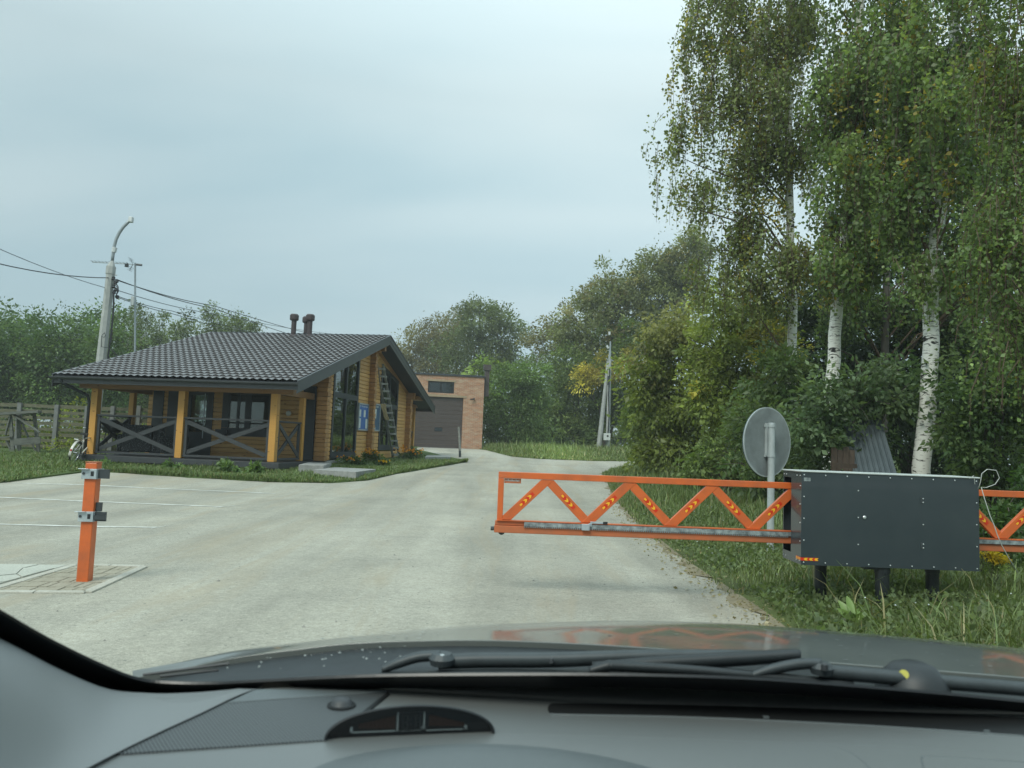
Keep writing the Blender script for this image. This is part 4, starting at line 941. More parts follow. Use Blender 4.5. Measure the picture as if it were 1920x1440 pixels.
lnt = MB(); lnt.span(dxa - .15, dxb + .2, -.03, -.001, dzt, dzt + .14); lnt.span(wxa - .1, wxb + .1, -.03, -.001, wza, wza + .1); lnt.build('lintel', mat('buff lintel', (.38, .30, .20), .85), gg_)
MB().span(-gw_ - .06, .06, -.06, gd_ + .06, z_top + .002, z_top + .11).build('roof_edge', M['roof_trim'], gg_)
gdr = MB(); zc_ = gzb; npan = 6; ph = (dzt - gzb) / npan
for k in range(npan):
    for j in range(2): gdr.span(dxa + .01, dxb - .01, .10, .14, gzb + k * ph + j * ph / 2 + .004, gzb + k * ph + (j + 1) * ph / 2 - .004)
gdo = gdr.build('garage_door', M['garage_door'], gg_)
pxw, pzw = glx(822, 805)
dw = MB(); dw.span(pxw - .24, pxw + .24, .085, .099, pzw - .12, pzw + .12); dwo = dw.build('door_window', M['black_plastic'], gdo)
MB().span(pxw - .2, pxw + .2, .079, .084, pzw - .085, pzw + .085).build('pane', M['glass_dim'], dwo)
gf = MB(); gf.span(wxa, wxb, .02, .10, wzb, wzb + .10); gf.span(wxa, wxb, .02, .10, wza - .10, wza); gf.span(wxa, wxa + .10, .02, .10, wzb + .1005, wza - .1005); gf.span(wxb - .10, wxb, .02, .10, wzb + .1005, wza - .1005); xm = (wxa + wxb) / 2; gf.span(xm - .05, xm + .05, .02, .10, wzb + .1005, wza - .1005)
gfo = gf.build('window', M['black_plastic'], gg_)
g = MB(); g.span(wxa + .1, xm - .05, .06, .066, wzb + .1, wza - .1); g.span(xm + .05, wxb - .1, .06, .066, wzb + .1, wza - .1); g.build('pane', M['glass_dim'], gfo)
MB().span(wxa + .15, xm - .1, .3, .32, wzb + .1, wza - .1).build('blind', M['paper'], gfo)
fx, fz = glx(912, 740)
fl_ = MB(); fl_.span(.06, .34, .3, .58, fz - .1, z_top + .55); fl_.span(-.02, .42, .22, .66, z_top + .5, z_top + .85); fl_.build('flue', M['garage_door'], gg_)
cxm, czm = glx(889, 748)
cmr = MB(); cmr.span(cxm - .08, cxm + .02, -.16, -.001, czm - .04, czm + .04); cmr.tube([(cxm, -.1, czm), (cxm - .25, -.2, czm - .06)], .04, 8); cmr.build('wall_camera', M['dark_steel'], gg_)
MB().span(dxa - 1, dxb + .6, -1.2, .2, gzb - .2, gzb + .05).build('threshold', M['concrete'], gg_)
# ------------------------------------------------------------------ lamp pole, antenna, wires
LD = 27.0
lp_b, lp_t = P(188, 690, LD), P(207.5, 512, LD)
base = lp_t + (lp_b - lp_t) * ((lp_t[2] - .35) / (lp_t[2] - lp_b[2]))
lp = thing('lamp_pole', 'tapered concrete lamp pole with a curved arm rising behind the log house', 'lamp pole', base)
def rel(p, o): return np.array(p) - np.array(o)
pm = MB(); pm.tube([(0, 0, -.3), rel(lp_t, base)], [.20, .145], 8); pm.build('pole', M['conc_pole'], lp)
cpz = rel(P(208, 507, LD), base); cm = MB(); cm.tube([rel(P(207, 514, LD), base), rel(P(208.5, 500, LD), base)], [.165, .165], 8); cm.tube([rel(P(208.5, 500, LD), base), rel(P(211, 489, LD), base)], [.15, .05], 8); cm.bar(rel(P(200, 513.5, LD), base), rel(P(219, 516, LD), base), .05, .03); cm.build('collar', M['conc_pole'], lp)
arm = [(210.5, 490), (212, 478), (214, 463), (218, 448), (224, 436), (231, 426), (238, 419), (243, 413)]
MB().tube([rel(P(a, b, LD), base) for a, b in arm], .055, 8).build('arm', M['lamp_metal'], lp, smooth=True)
MB().tube([rel(P(213, 473, LD), base), rel(P(215.5, 464, LD), base)], .085, 8).build('junction_box', M['lamp_head'], lp)
a_, b_ = rel(P(246.5, 407, LD), base), rel(P(245, 417, LD), base)
MB().bar(a_, b_, .14, .16, up=(0, 1, .3)).build('lamp_head', M['lamp_head'], lp, bevel=.02)
ins = MB(); pr = random.Random(8)
for a, b in ((213, 522), (216, 530), (213, 537), (217, 543), (219, 527), (220, 557), (214, 548)): ins.lathe(rel(P(a, b, LD - .1), base), [(.02, -.07), (.07, -.03), (.05, .02), (.06, .05), (.02, .07)], 8)
ins.build('insulators', M['cable'], lp)
jm = MB()
for k in range(5):
    p0, p1 = P(212 + k, 520 + 6 * k, LD - .15), P(220 - k, 545 + 3 * k, LD - .2); mid = (p0 + p1) / 2 + np.array([.12, 0, -.1 + .05 * k]); jm.tube([rel(p0, base), rel(mid, base), rel(p1, base)], .012, 5)
jm.tube([rel(P(a, b, LD - .22), base) for a, b in ((213, 548), (213, 575), (209, 620), (203, 665), (199, 700))], .03, 6)
jm.tube([rel(P(a, b, LD - .26), base) for a, b in ((192, 628), (196, 624), (198, 629), (195, 633), (191, 629), (190, 650), (206, 653), (222, 668), (236, 682))], .012, 5)
jm.build('lead_cables', M['cable'], lp)
AD = 27.6; ab = P(253, 860, AD); at = P(253.5, 493, AD); ab = np.array([ab[0], ab[1], h(AD)])
an = thing('antenna_mast', 'thin steel mast with a long aerial next to the lamp pole', 'antenna', ab)
MB().tube([(0, 0, -.2), rel(at, ab)], [.045, .035], 8).build('mast', M['lamp_metal'], an)
am = MB(); q0, q1 = P(173, 491.5, AD), P(265, 496.5, AD); am.tube([rel(q0, ab), rel(q1, ab)], .016, 6)
for k in range(11):
    p = q0 + (q1 - q0) * (k / 14); am.tube([rel(p + [0, -.12, .035], ab), rel(p + [0, .12, .035], ab)], .010, 5); am.tube([rel(p, ab), rel(p + [0, 0, .05], ab)], .012, 5)
p = P(249, 496, AD)
for e_ in ((-.10, .22), (-.10, -.22)):
    am.tube([rel(p, ab), rel(p + [e_[0], 0, e_[1]], ab)], .014, 5)
    for k in (.5, .75, 1): am.tube([rel(p + [e_[0] * k, -.18, e_[1] * k], ab), rel(p + [e_[0] * k, .18, e_[1] * k], ab)], .008, 5)
am.build('aerial', M['lamp_metal'], an)
MB().tube([rel(P(256, 496, AD), ab), rel(P(266, 497, AD), ab)], .04, 8).build('aerial_tail', M['dark_steel'], an)
c = rel(P(237.5, 497.5, AD), ab); MB().box(c, (.1, .1, .12)).build('aerial_box', M['dark_steel'], an)
c = rel(P(251, 565, AD), ab); MB().box(c + [0, -.08, 0], (.1, .1, .32)).build('amplifier_box', M['lamp_head'], an)
def wire(pts, label, r=.02, m='cable', sag=0):
    q = [P(*p) for p in pts]; out = []
    for i in range(len(q) - 1):
        for t in np.linspace(0, 1, 9)[: 9 if i == len(q) - 2 else 8]: out.append(q[i] * (1 - t) + q[i + 1] * t + np.array([0, 0, -sag * 4 * t * (1 - t)]))
    tag(MB().tube(out, r, 5).build('overhead_wire', M[m]), label, 'wire', 'overhead wires on the lamp pole')
wire([(-60, 480, 20), (207, 521, LD)], 'thick black wire running from the lamp pole to the left edge', .016, sag=.15)
wire([(-60, 440, 20), (199, 540, LD)], 'thin wire that slopes up from the pole past the thick black one', .012, 'grey_cable', sag=.1)
wire([(221, 526, LD), (400, 573, 38), (640, 640, 60)], 'uppermost thick wire running from the pole down behind the roof', .019, sag=.1)
wire([(221, 525, LD), (400, 578, 38), (640, 655, 60)], 'second thick wire just under the uppermost one right of the pole', .019, sag=.1)
wire([(219, 544, LD), (400, 588, 40), (620, 626, 62)], 'faint grey wire between the thick pair and the lowest pair', .016, 'grey_cable', sag=.1)
wire([(222, 556, LD), (322, 583, 34), (540, 640, 52)], 'upper wire of the lowest pair leaving the pole to the right', .014, sag=.05)
wire([(222, 558, LD), (322, 588, 34), (540, 648, 52)], 'lowest wire of all leaving the pole to the right', .014, sag=.05)
# ------------------------------------------------------------------ A-shaped utility pole with meter box
UD = 54.0; ub = np.array(G(1139, 849)); u0 = np.array([P(1139, 849, UD)[0], UD, h(UD)])
up_ = thing('utility_pole', 'two legged concrete utility pole with a pale meter box at the far verge', 'utility pole', u0)
pu = lambda a, b, d=0: rel(P(a, b, UD + d), u0)
MB().tube([(0, 0, -.3), pu(1143.5, 671)], [.15, .11], 8).build('leg', M['conc_pole'], up_)
MB().tube([rel([P(1122, 849, UD)[0], UD + .3, h(UD) - .3], u0), pu(1141, 676, .1)], [.19, .12], 8).build('leg', M['conc_pole'], up_)
m = MB(); m.tube([pu(1143, 674), pu(1144, 657), pu(1144.5, 640)], [.10, .07, .05], 8); m.bar(pu(1138, 674), pu(1150, 676), .08, .08); m.tube([pu(1141, 668), pu(1146, 664)], .05, 6); m.build('top_bracket', M['lamp_metal'], up_)
MB().bar(pu(1137, 648), pu(1141, 653), .16, .12).build('lamp_head', M['lamp_head'], up_)
MB().bar(pu(1142.5, 622), pu(1142.5, 628), .14, .14, up=(0, 1, 0)).build('top_sensor', M['lamp_head'], up_)
m = MB(); m.tube([pu(1143, 690, -.25), pu(1142.5, 712, -.28), pu(1141, 740, -.28), pu(1142, 780, -.28), pu(1140, 812, -.28)], .045, 6); m.tube([pu(1141.5, 705, -.25), pu(1141, 722, -.25)], .09, 6); m.build('riser_cable', M['cable'], up_)
bx = MB(); c = pu(1138, 819, -.35); bx.box(c, (.46, .28, .48)); bxo = bx.build('meter_box', M['meter_box'], up_, bevel=.01)
MB().box(c + np.array([.03, -.145, .05]), (.12, .01, .12)).build('meter_window', M['black_plastic'], bxo)
# ------------------------------------------------------------------ slender wooden marker post near the garage
w0 = np.array([P(863, 856, 35.5)[0], 35.5, h(35.5)])
wp = thing('marker_post', 'thin leaning wooden marker post with a dark foot at the grass tip', 'post', w0)
tp_ = rel(P(860, 800, 35.5), w0)
MB().tube([tp_ * .22, tp_], [.055, .045], 8).build('stake', M['ladder_wood'], wp); MB().tube([(0, 0, -.2), tp_ * .219], .057, 8).build('foot', M['dark_steel'], wp)
# ------------------------------------------------------------------ slatted fence behind the lawn
FD = 28.0
fx0, fx1 = P(-140, 760, FD)[0], P(420, 770, FD)[0]
fo = np.array([fx0, FD, 0]); fe = thing('board_fence', 'weathered horizontal board fence with grey posts behind the lawn and porch', 'fence', fo)
fz0 = h(FD); Lf = fx1 - fx0; pr = random.Random(4)
posts = [P(a, 760, FD)[0] - fx0 for a in (-40, 38, 108, 165, 213, 262, 330, 400)] + [.1]
posts = sorted(posts)
for x in posts: MB().span(x - .07, x + .07, -.07, .02, fz0 - .2, fz0 + 1.72 + pr.uniform(-.05, .06)).build('post', M['fence_post'], fe)
for i in range(len(posts) - 1):
    s_ = MB(); z = fz0 + .12; off = .03 if i % 2 else .055
    while z < fz0 + 1.72:
        hgt = pr.uniform(.10, .135); a, b = posts[i] - (.02 if i else 0), posts[i + 1] + .02
        s_.bar((a, off + .012 * (i % 2), z + hgt / 2 + pr.uniform(-.012, .012)), (b, off + .012 * (i % 2), z + hgt / 2 + pr.uniform(-.012, .012)), .028, hgt); z += .205
    s_.build('board_panel', M['fence_wood'], fe)
# ------------------------------------------------------------------ old timber stand at the left
TD = 25.5; t0 = np.array([P(25, 860, TD)[0], TD, h(TD)])
ts = thing('timber_stand', 'rickety weathered grey timber stand with a board roof on the lawn at the left', 'timber stand', t0)
pt_ = lambda a, b, d=0: rel(P(a, b, TD + d), t0)
for (a, b, d0), (c, e_, d1), w_ in (((26, 863, -.4), (19, 781, -.4), .11), ((73, 855, .2), (64, 775, .2), .10), ((36, 856, .6), (35, 778, .6), .12), ((-14, 858, .2), (-10, 778, .2), .1)):
    MB().bar(pt_(a, b, d0), pt_(c, e_, d1), w_, .06, up=(0, 1, 0)).build('leg', M['old_wood'], ts)
for (a, b, d0), (c, e_, d1), w_ in (((22, 775, -.45), (74, 811, -.45), .08), ((10, 816, -.45), (20, 778, -.45), .07), ((40, 790, .3), (54, 822, .3), .06), ((12, 826, -.35), (24, 852, -.35), .07), ((60, 832, .1), (70, 852, .1), .05), ((-30, 824, -.3), (24, 818, -.5), .05)):
    MB().bar(pt_(a, b, d0), pt_(c, e_, d1), .04, w_, up=(0, 1, .2)).build('brace', M['old_wood'], ts)
MB().bar(pt_(26, 829, -.5), pt_(76, 825, -.3), .05, .22).build('side_board', M['old_wood'], ts)
MB().bar(pt_(28, 864, -.5), pt_(82, 857, -.2), .10, .10).build('foot_beam', M['old_wood'], ts)
r = MB()
for k in range(5): r.bar(pt_(-30, 779 - k * .6, -.5 + k * .26), pt_(75, 773 - k * .6, -.4 + k * .26), .235, .04)
r.build('top_boards', M['old_wood'], ts)
# ------------------------------------------------------------------ bicycle leaning at the porch corner
bkD = 21.8; bb0 = np.array([P(134, 877, bkD)[0], bkD, h(bkD)])
bi = thing('bicycle', 'ivory bicycle with white mudguard leaning at the left porch post', 'bicycle', bb0, math.radians(52))
bi.rotation_euler = (math.radians(12), 0, math.radians(98))
def torus(mb, c, R, r, n=36, k=6, a0=0, a1=2 * math.pi):
    full_ = abs(a1 - a0 - 2 * math.pi) < 1e-6; pts = [np.array(c) + R * np.array([math.cos(t), 0, math.sin(t)]) for t in np.linspace(a0, a1, n)]
    return mb.tube(pts, r, k, cap=not full_)
for x in (0, 1.06):
    w_ = torus(MB(), (x, 0, .34), .315, .024).build('wheel', M['rubber'], bi, smooth=True)
    torus(MB(), (x, 0, .34), .290, .012).build('rim', M['chrome'], w_, smooth=True)
    sp = MB()
    for k in range(18): t = k * math.pi / 9; sp.tube([(x + .02 * math.cos(t + 1.2), .02 * (-1) ** k, .34 + .02 * math.sin(t + 1.2)), (x + .288 * math.cos(t), 0, .34 + .288 * math.sin(t))], .002, 3)
    sp.lathe((x, 0, .34), [(.025, -.05), (.025, .05)], 10, axis='y'); sp.build('spokes', M['chrome'], w_)
fr_ = MB(); BBp, ST_, HT, HB, RA, FA = (.43, 0, .29), (.30, 0, .74), (.90, 0, .80), (.93, 0, .62), (0, 0, .34), (1.06, 0, .34)
for a, b in ((BBp, ST_), (BBp, HB), (ST_, HT), (HT, HB)): fr_.tube([a, b], .018, 8)
for s in (-.05, .05): fr_.tube([(0, s, .34), (.43, s * .6, .29)], .011, 6); fr_.tube([(0, s, .34), (.31, s * .4, .70)], .010, 6); fr_.tube([(1.06, s, .34), (.93, s * .7, .62)], .011, 6)
fr_.build('frame', M['bike_paint'], bi, smooth=True)
def guard(x, a0, a1):
    g = [[(x + .352 * math.cos(t), w_, .34 + .352 * math.sin(t) - abs(w_) * .25) for w_ in (-.035, -.018, 0, .018, .035)] for t in np.linspace(a0, a1, 14)]
    return MB().grid(g).build('mudguard', M['bike_paint'], bi, smooth=True, solid=.004)
mg = guard(0, math.radians(50), math.radians(198)); guard(1.06, math.radians(10), math.radians(140))
MB().lathe((-.345, 0, .42), [(.028, -.012), (.028, .012)], 10, axis='x').build('reflector', M['red_lens'], mg)
sd_ = MB(); sd_.prism([(.18, -.10, .85), (.18, .10, .85), (.30, .07, .86), (.46, .02, .86), (.46, -.02, .86), (.30, -.07, .86)], (0, 0, .05)); sd_.tube([(.30, 0, .74), (.285, 0, .85)], .014, 8); sd_.build('saddle', M['rubber'], bi, bevel=.015)
hb = MB(); hb.tube([(.90, 0, .80), (.88, 0, .98)], .014, 8); hb.tube([(.74, -.28, 1.0), (.86, -.18, 1.03), (.90, 0, .99), (.86, .18, 1.03), (.74, .28, 1.0)], .012, 8); hb.build('handlebar', M['chrome'], bi, smooth=True)
ck = MB(); ck.lathe((.43, -.06, .29), [(.09, -.003), (.09, .003)], 20, axis='y'); ck.tube([(.43, -.08, .29), (.55, -.08, .17)], .01, 6); ck.tube([(.43, .08, .29), (.31, .08, .41)], .01, 6); ck.span(.51, .60, -.17, -.085, .15, .18); ck.span(.26, .35, .085, .17, .395, .425); ck.build('crank', M['chrome'], bi)
rk_ = MB()
for s in (-.06, 0, .06): rk_.tube([(-.22, s, .73), (.24, s, .73)], .007, 6)
for s in (-.06, .06): rk_.tube([(-.05, s, .73), (0, s, .36)], .006, 6)
rk_.tube([(-.22, -.06, .73), (-.22, .06, .73)], .007, 6); rk_.build('carrier', M['chrome'], bi)
# ------------------------------------------------------------------ vegetation
GREEN = 1.75
def tints(rng, n, c1, c2, spread=.28):
    t = rng.random((n, 1)); c = (np.array(c1) * (1 - t) + np.array(c2) * t) * (GREEN if max(c2) < .2 else 1.0)
    return c * np.exp(rng.normal(0, spread, (n, 1)))
DK1, DK2 = (.026, .050, .018), (.052, .086, .030)
GR1, GR2 = (.072, .106, .032), (.122, .160, .054)
OL1, OL2 = (.102, .132, .036), (.166, .192, .060)
BR1, BR2 = (.115, .105, .045), (.165, .145, .065)
GG1, GG2 = (.076, .092, .036), (.128, .142, .058)
YE1, YE2 = (.40, .36, .06), (.52, .46, .10)
BI1, BI2 = (.054, .090, .030), (.102, .138, .050)
def lobe_leaves(rng, lobes, L, Wd, layers, c1, c2, clump, mix=None, droop=.35, shell=.62):
    """leaf positions, tips and tints for a crown made of uneven leaf clumps"""
    Cs, Ts, Ls, Cl = [], [], [], []
    for lb in lobes:
        c, r = np.array(lb[:3]), np.array(lb[3:6]); d1, d2 = (lb[6], lb[7]) if len(lb) > 6 else (c1, c2)
        n = int(layers * math.pi * r[0] * r[2] / (.5 * L * Wd)); per = 80; nc = max(6, n // per)
        d = norm(rng.normal(size=(nc, 3))); rad = np.where(rng.random(nc) < .72, shell + (1.06 - shell) * rng.random(nc) ** .8, rng.random(nc) ** .5 * shell)
        bump = 1 + .17 * np.sin(d[:, 0] * 5 + c[0] * 3) * np.sin(d[:, 2] * 6 + c[2]) + .10 * np.sin(d[:, 1] * 11 + d[:, 2] * 9)
        cc = c + d * (rad * bump)[:, None] * r
        rc = clump * np.exp(rng.normal(0, .3, nc)); tc = tints(rng, nc, d1, d2, .26)
        if mix:
            ym = rng.random(nc) < mix[0]; tc[ym] = tints(rng, int(ym.sum()), mix[1], mix[2], .2)
        k = np.repeat(np.arange(nc), per)
        off = norm(rng.normal(size=(len(k), 3))) * (rng.random((len(k), 1)) ** .42) * np.array([1.05, 1.05, .72]) + rng.normal(size=(len(k), 3)) * .10
        p = cc[k] + off * rc[k, None]; p[:, 2] -= droop * rc[k] * (off[:, 0] ** 2 + off[:, 1] ** 2)
        T = norm(off) * .7 + d[k] * .5 + rng.normal(size=(len(k), 3)) * .45 - np.array([0, 0, droop])
        Cs.append(p); Ts.append(T); Ls.append(L * np.exp(rng.normal(0, .25, len(k)))); Cl.append(tc[k] * np.exp(rng.normal(0, .14, (len(k), 1))))
    return np.vstack(Cs), np.vstack(Ts), np.concatenate(Ls), np.vstack(Cl)
def px_lobes(blobs, D, o, flat=.85):
    out = []
    for b in blobs:
        px, py, rx, ry = b[:4]; dd = b[4] if len(b) > 4 else 0
        c = P(px, py, D + dd) - o; k = (D + dd) / F
        out.append((*c, rx * k, (rx + ry) / 2 * k * flat, ry * k) + (tuple(b[5:7]) if len(b) > 6 else ()))
    return out
def link_mesh(name, me, parent):
    o = bpy.data.objects.new(name, me); col.objects.link(o); o.parent = parent; return o
NTREE = 0
def tree_px(name, label, D, bpx, blobs, L=.12, layers=4.5, c1=GR1, c2=GR2, clump=.45, mix=None, bark='bark', stems=2, r0=.10, cat='tree', group=None, droop=.35, wf=.52, shell=.62, dz=0):
    global NTREE
    NTREE += 1; rg_ = np.random.default_rng(100 + NTREE)
    x = P(bpx, 840, D)[0]; o = np.array([x, D, h(D) + dz]); t = thing(name, label, cat, o, 0, group)
    lob = px_lobes(blobs, D, o)
    C, T, Ls, Cl = lobe_leaves(rg_, lob, L, L * wf, layers, c1, c2, clump, mix, droop, shell)
    keep = C[:, 2] > .02; C, T, Ls, Cl = C[keep], T[keep], Ls[keep], Cl[keep]
    link_mesh('crown' if cat == 'tree' else 'foliage', leaves('crown', C, T, Ls, Ls * wf, Cl, rg_), t)
    m = MB()
    for i, lb in enumerate(lob):
        c = np.array(lb[:3]); a = rg_.normal(size=3) * .12 * r0 * 10 * np.array([1, 1, 0]); k = 5
        top = c + np.array([0, 0, lb[5] * .55]); pts = [a * (1 - u) + np.array([c[0] * u ** 1.7, c[1] * u ** 1.7, (top[2]) * u - .2 * (1 - u)]) + rg_.normal(size=3) * .05 for u in np.linspace(0, 1, k + 1)]
        rr_ = r0 * (.9 if i < stems else .55); m.tube(pts, [rr_ * (1 - .85 * u) for u in np.linspace(0, 1, k + 1)], 6)
        for j in range(5):
            d = norm(rg_.normal(size=3)); e_ = c + d * np.array(lb[3:6]) * .95; q = pts[3 if j % 2 else 4]; md_ = (q + e_) / 2 + np.array([0, 0, .15]); m.tube([q, md_, e_], [rr_ * .35, rr_ * .2, .006], 4)
    m.build('trunk' if cat == 'tree' else 'stem', M[bark], t)
    return t
def birch_px(label, D, trunk, rtr, blobs, layers=3.2, L=.062, mix=.07, strand=(.5, 1.5), limbs=26, c1=BI1, c2=BI2, bark='birch_bark'):
    global NTREE
    NTREE += 1; rg_ = np.random.default_rng(300 + NTREE)
    tp = [P(a, b, D + (c[0] if c else 0)) for a, b, *c in trunk]; base = tp[0].copy(); base[2] = h(D)
    t = thing('birch_tree', label, 'birch', base)
    tl = [q - base for q in tp]; tl[0] = tl[0] * 0 - np.array([0, 0, .2]) if tl[0][2] > .3 else tl[0]
    n_ = len(tl); fine = []
    for i in range(n_ - 1):
        for u in np.linspace(0, 1, 5)[: 5 if i == n_ - 2 else 4]: fine.append(tl[i] * (1 - u) + tl[i + 1] * u + rg_.normal(size=3) * .012)
    ztop = fine[-1][2]; m = MB(); m.tube(fine, [rtr * (1 - .62 * max(0, q[2]) / ztop) for q in fine], 14)
    m.build('trunk', M[bark], t, smooth=True)
    lob = px_lobes(blobs, D, base, .8)
    # limbs: thin dark branches that rise from the trunk and arch over into the crown volumes
    lm = MB(); fz = np.array([q[2] for q in fine])
    for i in range(limbs):
        lb = lob[i % len(lob)]; c, r = np.array(lb[:3]), np.array(lb[3:6]); e_ = c + norm(rg_.normal(size=3)) * r * rg_.uniform(.3, .95)
        dxy = np.hypot(*(e_[:2] - np.interp(e_[2], fz, [q[0] for q in fine]) * np.array([1, 0]))); z0 = max(2.2, e_[2] - rg_.uniform(.5, 1.0) * max(.8, dxy)); z0 = min(z0, ztop * .97)
        p0 = np.array([np.interp(z0, fz, [q[0] for q in fine]), np.interp(z0, fz, [q[1] for q in fine]), z0])
        m1 = p0 * .55 + e_ * .45 + np.array([0, 0, .28 * abs(e_[2] - z0) + .1]); m2 = p0 * .2 + e_ * .8 + np.array([0, 0, .25])
        lm.tube([p0, m1, m2, e_, e_ + np.array([rg_.normal(0, .1), rg_.normal(0, .1), -.5])], [.030, .020, .012, .007, .003], 5)
    # hanging strands
    SP, SL_, SD_, SC = [], [], [], []
    for lb in lob:
        c, r = np.array(lb[:3]), np.array(lb[3:6]); d1, d2 = (lb[6], lb[7]) if len(lb) > 6 else (c1, c2)
        ls_ = (strand[0] + strand[1]) / 2; nl = 26; n = int(layers * math.pi * r[0] * r[2] / (.5 * L * L * .78) / nl)
        d = norm(rg_.normal(size=(max(3, n // 9), 3))); rad = rg_.random(len(d)) ** .42; pick = rg_.integers(0, len(d), n); d, rad = d[pick], rad[pick]; s0 = rg_.normal(size=(n, 3)) * np.array([.20, .20, .12]) + c + d * rad[:, None] * r * (1 + .12 * np.sin(7 * d[:, :1] + 4 * d[:, 2:3]))
        s0[:, 2] += ls_ * .4
        SP.append(s0); SL_.append(rg_.uniform(strand[0], strand[1], n)); SD_.append(np.stack([d[:, 0], d[:, 1]], 1) * .25 + rg_.normal(0, .10, (n, 2)))
        # tint drifts in patches
        cl_ = tints(rg_, n, d1, d2, .22); ym = (rg_.random(n) < mix); cl_[ym] = tints(rg_, int(ym.sum()), (.22, .20, .03), (.36, .29, .045), .2); SC.append(cl_)
    SP, SL_, SD_, SC = np.vstack(SP), np.concatenate(SL_), np.vstack(SD_), np.vstack(SC)
    n, nl = len(SP), 26; u = (np.arange(nl)[None] + rg_.random((n, nl))) / nl
    pos = SP[:, None, :] + np.concatenate([SD_[:, None, :] * (u * (1.6 - u))[:, :, None], (-(u ** 1.15) * SL_[:, None])[:, :, None]], 2)
    pos = pos + rg_.normal(size=pos.shape) * np.array([.075, .075, .04]); C = pos.reshape(-1, 3)
    T = rg_.normal(size=C.shape) * .8 + np.array([0, 0, -.5]); Ls = L * np.exp(np.clip(rg_.normal(0, .2, len(C)), -.4, .3))
    Cl = np.repeat(SC, nl, 0) * np.exp(rg_.normal(0, .2, (len(C), 1)))
    link_mesh('crown', leaves('crown', C, T, Ls, Ls * .78, Cl, rg_), t)
    sel = rg_.permutation(n)[: min(n, 1800)]
    for i in sel:
        a = SP[i]; b = a + np.array([*SD_[i] * .5, -SL_[i] * .45]); e_ = a + np.array([*SD_[i] * .6, -SL_[i]]); lm.tube([a, b, e_], [.007, .005, .003], 3, cap=False)
    lm.build('limbs', M['twig'], t)
    return t
VB = 0   # ---- the three white-stemmed birches and their neighbours
birch_px('birch nearest the cabinet, its white trunk in full view behind the cabinet top', 12.6, [(1722, 1010), (1732, 880), (1745, 640), (1748, 520), (1758, 420), (1772, 320), (1784, 150), (1792, 20), (1800, -260)], .150,
         [(1765, 110, 100, 120), (1838, 300, 80, 110), (1715, 330, 60, 80), (1800, -90, 150, 100), (1845, 470, 60, 80), (1700, 180, 60, 100), (1690, 430, 50, 60), (1800, 350, 40, 60, -.9), (1775, 210, 50, 90, -.9), (1700, 520, 60, 40), (1860, 560, 50, 50)], 4.4, .080, .05, (.3, .95))
birch_px('white birch in the middle of the three, left of the leaning metal sheet', 14.6, [(1552, 930), (1560, 720), (1572, 540), (1588, 400), (1600, 240), (1610, 80), (1620, -240)], .140,
         [(1630, 70, 90, 120), (1575, 230, 75, 100), (1660, 270, 70, 110), (1590, 410, 85, 70), (1665, 430, 60, 60), (1610, -100, 150, 90), (1560, 500, 60, 40), (1592, 330, 45, 90, -.9), (1600, 180, 45, 80, -.9), (1578, 460, 42, 56, -.9), (1640, 520, 60, 50)], 4.4, .085, .05, (.3, 1.0))
birch_px('slender birch farthest left, its speckled trunk rising right behind the round sign', 17.2, [(1482, 900), (1484, 700), (1485, 560), (1482, 420), (1481, 280), (1478, 120), (1476, -240)], .120,
         [(1335, 60, 66, 90, .5), (1425, 90, 85, 110), (1325, 235, 52, 80), (1435, 260, 75, 100), (1335, 385, 52, 45), (1425, 430, 70, 60), (1515, 290, 45, 120), (1470, -110, 180, 80), (1500, 60, 60, 100), (1345, 480, 38, 34), (1243, 372, 16, 18), (1272, 170, 12, 60), (1268, 300, 14, 50), (1385, 160, 70, 70), (1385, 330, 60, 60), (1465, 500, 44, 60, -1), (1520, 480, 40, 60, -1), (1450, 200, 40, 80, -1), (1395, 525, 54, 40), (1330, 545, 34, 36), (1440, 560, 50, 40)], 2.9, .078, .08, (.4, 1.3), c1=(.072, .098, .038), c2=(.132, .152, .064))
birch_px('birch at the right edge, its yellowing twigs hanging close to the camera', 9.4, [(1965, 1010), (1958, 700), (1950, 400), (1945, 100), (1940, -300)], .13,
         [(1895, 120, 45, 130, 0, BI1, (.095, .11, .02)), (1910, 330, 40, 100), (1900, 520, 36, 90), (1915, 700, 36, 80), (1905, -60, 70, 80, 0), (1880, 600, 34, 90), (1900, 200, 40, 90), (1885, 420, 40, 80)], 4.6, .056, .05, (.25, .8), 20)
birch_px('dim birch deeper in the wood between the two right trunks', 20.5, [(1655, 900), (1660, 600), (1668, 300), (1672, 0), (1676, -150)], .12,
         [(1670, 560, 70, 60), (1740, 540, 60, 60), (1650, 350, 60, 80), (1720, 260, 70, 90), (1560, 620, 60, 50), (1800, 600, 60, 70), (1690, 90, 90, 90), (1850, 160, 60, 100), (1900, 420, 60, 80), (1880, 560, 70, 60)], 3.8, .11, .03, (.4, 1.0), c1=DK1, c2=BI2, bark='bark')
